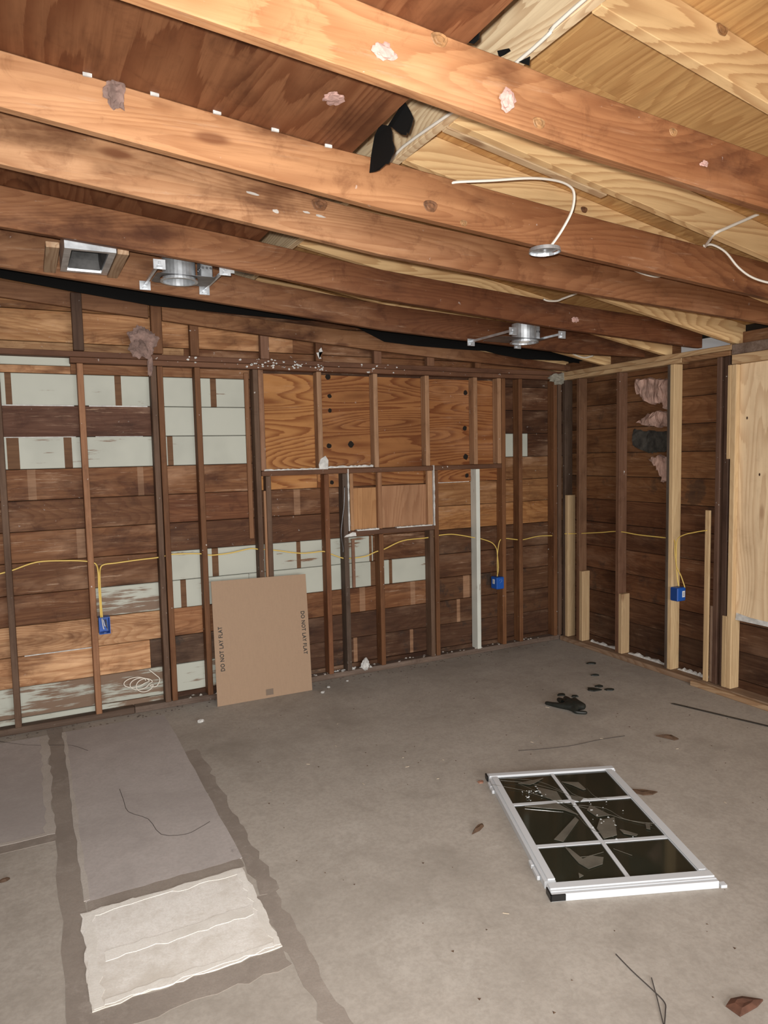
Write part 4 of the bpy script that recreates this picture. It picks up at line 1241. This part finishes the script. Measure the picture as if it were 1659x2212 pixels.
rail(0.0, 0.047, 0.042, 0.950, 'u', -1)
rail(0.635, 0.682, 0.042, 0.965, 'u', 1)
rail(0.0, 0.690, -0.012, 0.040, 'v', -1)
rail(0.0, 0.682, 0.967, 1.034, 'v', 1)
m = MB()
sbox(m, 0.046, 0.636, 0.039, 0.968, 0.0, 0.006)
m.build('glazing_backing', plain('sash_inner_dark', (0.03, 0.03, 0.02), 0.4), sash)
us, vs = [0.046, 0.340, 0.636], [0.039, 0.334, 0.702, 0.968]
for i in range(2):
    for j in range(3):
        m = MB()
        sbox(m, us[i] + 0.001, us[i + 1] - 0.001, vs[j] + 0.001, vs[j + 1] - 0.001, 0.024, 0.028)
        m.build('pane', GLASS, sash)
m = MB()
sbox(m, 0.331, 0.349, 0.040, 0.967, 0.0285, 0.0315)
m.build('muntin', WHITE, sash)
for v in (0.334, 0.702):
    for a, b in ((0.047, 0.330), (0.350, 0.635)):
        m = MB()
        sbox(m, a, b, v - 0.011, v + 0.011, 0.0285, 0.0315)
        m.build('muntin', WHITE, sash)
for u0, u1, v0, v1 in [(-0.006, 0.055, 1.0345, 1.040), (-0.006, 0.0, 0.985, 1.040), (-0.008, 0.0, -0.014, 0.030)]:
    m = MB()
    sbox(m, u0, u1, v0, v1, 0.006, 0.031)
    m.build('corner_cap', CAPB, sash, label='black plastic corner cap')
for v0, v1 in [(0.07, 0.12), (0.125, 0.165), (0.78, 0.82), (0.83, 0.90)]:
    m = MB()
    sbox(m, -0.014, -0.001, v0, v1, 0.004, 0.022)
    m.build('side_latch', WHITE, sash, bevel=0.002)
m = MB()
sbox(m, 0.690, 0.715, 1.010, 1.034, 0.0, 0.012)
m.build('corner_flange', WHITE, sash)
shards = [[(0.3, 0.487), (0.305, 0.518), (0.173, 0.682), (0.14, 0.658)], [(0.36, 0.137), (0.441, 0.158), (0.452, 0.233), (0.436, 0.24), (0.397, 0.18)], [(0.399, 0.531), (0.476, 0.519), (0.424, 0.665), (0.355, 0.683), (0.359, 0.599)],
          [(0.456, 0.62), (0.471, 0.629), (0.518, 0.67), (0.505, 0.683), (0.459, 0.656)], [(0.165, 0.725), (0.182, 0.74), (0.207, 0.82), (0.247, 0.8), (0.298, 0.819), (0.275, 0.865), (0.204, 0.891), (0.179, 0.846), (0.171, 0.79)],
          [(0.593, 0.587), (0.612, 0.59), (0.592, 0.638), (0.577, 0.629)], [(0.133, 0.124), (0.278, 0.088), (0.218, 0.136), (0.187, 0.151)], [(0.207, 0.172), (0.298, 0.239), (0.293, 0.325), (0.25, 0.327), (0.212, 0.262)],
          [(0.153, 0.914), (0.167, 0.933), (0.145, 0.944)], [(0.351, 0.281), (0.404, 0.323), (0.375, 0.353), (0.344, 0.323)], [(0.411, 0.391), (0.467, 0.494), (0.399, 0.501), (0.377, 0.435)], [(0.096, 0.364), (0.258, 0.353), (0.32, 0.474), (0.267, 0.42)]]
for i, sh in enumerate(shards):
    z = 0.0300 + 0.0006 * (i % 4)
    m = MB()
    m.prism([sl(u, v, z + 0.002 * random.random()) for u, v in sh], (0, 0, 0.002))
    m.build('glass_shard', SHARD, sash)
cr = [[(-0.01, 0.132), (0.129, 0.197), (0.215, 0.28), (0.305, 0.36), (0.433, 0.458), (0.531, 0.549), (0.631, 0.607)], [(0.046, 0.096), (0.193, 0.133), (0.304, 0.222), (0.388, 0.321), (0.634, 0.338)], [(0.133, 0.124), (0.218, 0.245), (0.296, 0.317)],
      [(0.248, 0.284), (0.309, 0.441), (0.329, 0.595), (0.404, 0.676)], [(0.353, 0.079), (0.366, 0.266), (0.433, 0.336)], [(0.355, 0.383), (0.469, 0.431), (0.515, 0.532), (0.616, 0.605)], [(0.071, 0.059), (0.235, 0.11), (0.331, 0.243)],
      [(0.278, 0.389), (0.318, 0.459)], [(0.365, 0.764), (0.421, 0.823)], [(0.168, 0.719), (0.201, 0.806), (0.313, 0.783)], [(0.459, 0.225), (0.467, 0.315), (0.513, 0.347)]]
m = MB()
for i, c_ in enumerate(cr):
    m.tube([sl(u, v, 0.0325 if 0.05 < u < 0.63 else 0.040) for u, v in c_], 0.0011, 4, 3)
m.build('crack_edge', SHARD, sash, kind='stuff')
m = MB()
for i in range(46):
    if i < 26:
        u, v = random.gauss(0.19, 0.05), random.gauss(0.24, 0.03)
    else:
        u, v = random.uniform(0.28, 0.55), random.uniform(0.35, 0.75)
    k = random.uniform(0.002, 0.006)
    a = random.uniform(0, 6)
    m.prism([sl(u + k * math.cos(a + q) * random.uniform(.5, 1.5), v + k * math.sin(a + q), 0.0335) for q in (0, 2.1, 4.2)], (0, 0, 0.002))
m.build('glint_chip', GLINT, sash, kind='stuff')  # flash glints on the broken glass, put in as pale chips


# ------------------------------------------------------------------ glove and litter on the floor
def skin_chain(verts, edges, radii, name, mat, parent=None, root=0):
    me = bpy.data.meshes.new(name)
    me.from_pydata(verts, edges, [])
    o = bpy.data.objects.new(name, me)
    COL.objects.link(o)
    sk = o.modifiers.new('skin', 'SKIN')
    for i, r in enumerate(radii):
        me.skin_vertices[0].data[i].radius = r
    me.skin_vertices[0].data[root].use_root = True
    sk.use_smooth_shade = True
    su = o.modifiers.new('sub', 'SUBSURF')
    su.levels = su.render_levels = 1
    me.materials.append(mat)
    dg = bpy.context.evaluated_depsgraph_get()
    ev = o.evaluated_get(dg)
    nm = bpy.data.meshes.new_from_object(ev)
    o.modifiers.clear()
    o.data = nm
    if parent:
        o.parent = parent
    return o


gv = [(0, 0, 0.026), (-0.045, 0.01, 0.022), (-0.085, 0.105, 0.016), (-0.10, 0.155, 0.013),
      (0.0, 0.075, 0.026), (0.016, 0.16, 0.016), (0.03, 0.06, 0.030), (0.072, 0.15, 0.018), (0.055, 0.03, 0.028), (0.10, 0.09, 0.020),
      (0.045, -0.035, 0.026), (0.075, -0.06, 0.018), (-0.045, -0.085, 0.014), (0.02, -0.13, 0.012), (-0.02, -0.045, 0.022)]
ge = [(0, 1), (1, 2), (2, 3), (0, 4), (4, 5), (0, 6), (6, 7), (0, 8), (8, 9), (0, 10), (10, 11), (0, 14), (14, 12), (12, 13)]
gr = [(0.052, 0.030), (0.030, 0.024), (0.018, 0.015), (0.016, 0.013), (0.028, 0.024), (0.016, 0.015), (0.030, 0.028), (0.018, 0.018), (0.030, 0.028), (0.020, 0.020), (0.036, 0.030), (0.026, 0.024), (0.015, 0.013), (0.013, 0.012), (0.028, 0.022)]
glove = skin_chain(gv, ge, gr, 'rubber_glove', RUBBER)
glove.location = (-1.131, -1.396, 0.0)
tag(glove, 'crumpled black rubber glove on the floor near the right wall', 'glove')


def flake(name, pts, mat, label, cat, z=0.001, h=0.003, group=None, curl=0.0):
    m = MB()
    n = len(pts)
    cx, cy = sum(p[0] for p in pts) / n, sum(p[1] for p in pts) / n
    rows_ = []
    for f, zz in [(1.0, 0.0), (0.98, h), (0.5, h + curl), (0.05, h + curl * 0.7)]:
        rows_.append([(cx + (x - cx) * f, cy + (y - cy) * f, z + zz + (curl * 0.4 * random.random() if f > 0.9 and zz > 0 else 0)) for x, y in pts])
    m.sweep(rows_)
    o = m.build(name, mat, None)
    if label:
        tag(o, label, cat, group)
    return o


def blob(cx, cy, a, b, rot, n=11, j=0.25):
    r = []
    for i in range(n):
        t_ = 2 * math.pi * i / n
        k = 1 + random.uniform(-j, j)
        x, y = a * k * math.cos(t_), b * k * math.sin(t_)
        r.append((cx + x * math.cos(rot) - y * math.sin(rot), cy + x * math.sin(rot) + y * math.cos(rot)))
    return r


GB = 'black scraps near the glove'
for cx, cy, a, b, rot, lab in [
    (-1.010, -1.155, 0.032, 0.022, -0.5, 'oval black scrap just behind the glove, left one'), (-0.952, -1.225, 0.024, 0.016, -0.4, 'oval black scrap just behind the glove, right one'),
    (-0.735, -1.185, 0.050, 0.032, -0.6, 'larger greenish black scrap towards the right wall'), (-0.640, -1.245, 0.034, 0.018, -0.5, 'narrow black scrap touching the larger greenish one'), (-0.655, -1.150, 0.028, 0.020, -0.4, 'small black scrap behind the larger greenish one'),
    (-0.495, -0.945, 0.034, 0.014, -0.5, 'thin dark scrap farther back towards the corner'), (-0.300, -0.700, 0.040, 0.022, -0.6, 'dark scrap lying beside the new sill plate')]:
    flake('black_scrap', blob(cx, cy, a, b, rot), RUBBER, lab, 'scrap', 0.0005, 0.006, GB, 0.006)

flake('metal_strip', [(-0.492, -1.655), (-0.488, -1.668), (-0.30, -2.246), (-0.20, -2.56), (-0.185, -2.555), (-0.288, -2.236), (-0.475, -1.662)], plain('dark_metal_strip', (0.03, 0.026, 0.022), 0.5), 'long thin dark strip lying along the right wall', 'strip', 0.0005, 0.006)
GL = 'dry leaves on the concrete'
flake('dry_leaf', [(-2.600, -2.382), (-2.575, -2.358), (-2.535, -2.335), (-2.508, -2.332), (-2.512, -2.350), (-2.55, -2.372)], LEAF, 'curled brown leaf on the floor left of window sash', 'leaf', 0.001, 0.003, GL, 0.012)
flake('dry_leaf', [(-1.010, -1.998), (-0.965, -2.025), (-0.925, -2.055), (-0.93, -2.10), (-0.965, -2.098), (-0.985, -2.05)], LEAF, 'dark pointed leaf between window sash and right wall', 'leaf', 0.001, 0.003, GL, 0.014)
flake('dry_leaf', [(-1.675, -2.405), (-1.655, -2.42), (-1.60, -2.455), (-1.555, -2.505), (-1.60, -2.512), (-1.645, -2.495), (-1.665, -2.45)], LEAF, 'broad brown leaf half under the right rail of sash', 'leaf', 0.001, 0.003, GL, 0.008)
flake('dry_leaf', blob(-2.412, -2.972, 0.030, 0.014, -0.6), LEAF, 'torn leaf scrap in front of the near sash rail', 'leaf', 0.001, 0.003, GL, 0.006)
flake('dry_leaf', blob(-4.498, -1.738, 0.020, 0.011, 0.1), LEAF, 'small black leaf at the left edge of the floor', 'leaf', 0.001, 0.003, GL, 0.008)
flake('dry_leaf', blob(-1.835, -2.81, 0.032, 0.018, -0.8), LEAF, 'brown leaf beside the right rail towards the camera', 'leaf', 0.001, 0.003, GL, 0.008)
flake('bark_chip', [(-2.468, -3.592), (-2.43, -3.580), (-2.39, -3.592), (-2.345, -3.632), (-2.385, -3.640), (-2.425, -3.640), (-2.465, -3.640)], plain('red_bark', (0.13, 0.055, 0.032), 0.8, 0, 0.4, 25), 'reddish brown bark chip at the bottom right corner', 'bark', 0.001, 0.004, None, 0.008)
flake('clay_chip', blob(-2.27, -1.975, 0.018, 0.014, 0.3), plain('clay', (0.30, 0.15, 0.10), 0.9), 'small reddish clay chip beside the sash corner', 'chip', 0.0005, 0.004, None, 0.003)
GP = 'white plaster crumbs on the floor'
for x, y, k, lab in [(-3.387, -0.369, 0.020, 'largest white plaster crumb left of the cardboard sheet'), (-2.473, -0.246, 0.015, 'white plaster crumb at the right foot of the cardboard'), (-2.39, -0.155, 0.012, 'white plaster crumb between the cardboard and dark studs'), (-2.207, -0.091, 0.009, 'tiny white plaster crumb before the dark stud')]:
    tuft('plaster_crumb', (x, y, k * 0.45), (k, k * 0.8, k * 0.55), FOAM, None, x * 3, 0.4)
    tag(bpy.context.scene.objects[-1] if False else COL.objects[-1], lab, 'crumb', GP)
tuft('plaster_chunk', (-2.005, 0.005, 0.075), (0.034, 0.022, 0.045), FOAM, None, 21, 0.4)
tag(COL.objects[-1], 'white foam chunk sitting on the back wall sill plate', 'chunk')
for pts, r, lab in [([(-2.597, -3.261), (-2.608, -3.344), (-2.614, -3.438), (-2.622, -3.492), (-2.65, -3.52), (-2.70, -3.56)], 0.0022, 'longer thin dark wire at the bottom right of floor'),
                    ([(-2.576, -3.398), (-2.600, -3.43), (-2.632, -3.473), (-2.691, -3.548), (-2.72, -3.59)], 0.0018, 'shorter thin dark twig crossing the longer wire')]:
    o = MB().tube([(x, y, 0.0025) for x, y in pts], r, 5, 4).build('thin_wire', CRACK, None)
    tag(o, lab, 'wire', 'thin wires on the floor')
m = MB()
for i in range(26):
    x, y = random.uniform(-3.3, -1.0), random.uniform(-3.6, -0.6)
    if -2.7 < x < -1.5 and -3.1 < y < -1.9:
        continue
    a = random.uniform(0, 3.1)
    L_ = random.uniform(0.008, 0.028)
    m.tube([(x, y, 0.0015), (x + L_ * math.cos(a), y + L_ * math.sin(a), 0.0015)], 0.0013, 4, 0)
o = m.build('wood_splinters', plain('pale_splinter', (0.55, 0.46, 0.34), 0.8), None, kind='stuff')
tag(o, 'scattered tiny pale wood splinters across the concrete', 'splinters', kind='stuff')
m = MB()
for i in range(150):
    x, y = random.uniform(-3.4, -0.15), random.uniform(-3.6, -0.15)
    if -2.75 < x < -1.45 and -3.15 < y < -1.85:
        continue
    k = random.uniform(0.002, 0.0075)
    a = random.uniform(0, 6)
    m.add([(x + k * math.cos(a), y + k * math.sin(a), 0.0005), (x + k * math.cos(a + 2), y + k * math.sin(a + 2), 0.0005), (x + k * math.cos(a + 4.1), y + k * math.sin(a + 4.1), 0.0005), (x, y, 0.003)], [(0, 1, 3), (1, 2, 3), (2, 0, 3)])
o = m.build('dark_grit', LEAF, None, kind='stuff')
tag(o, 'dark grit and bark crumbs scattered over the concrete', 'grit', kind='stuff')
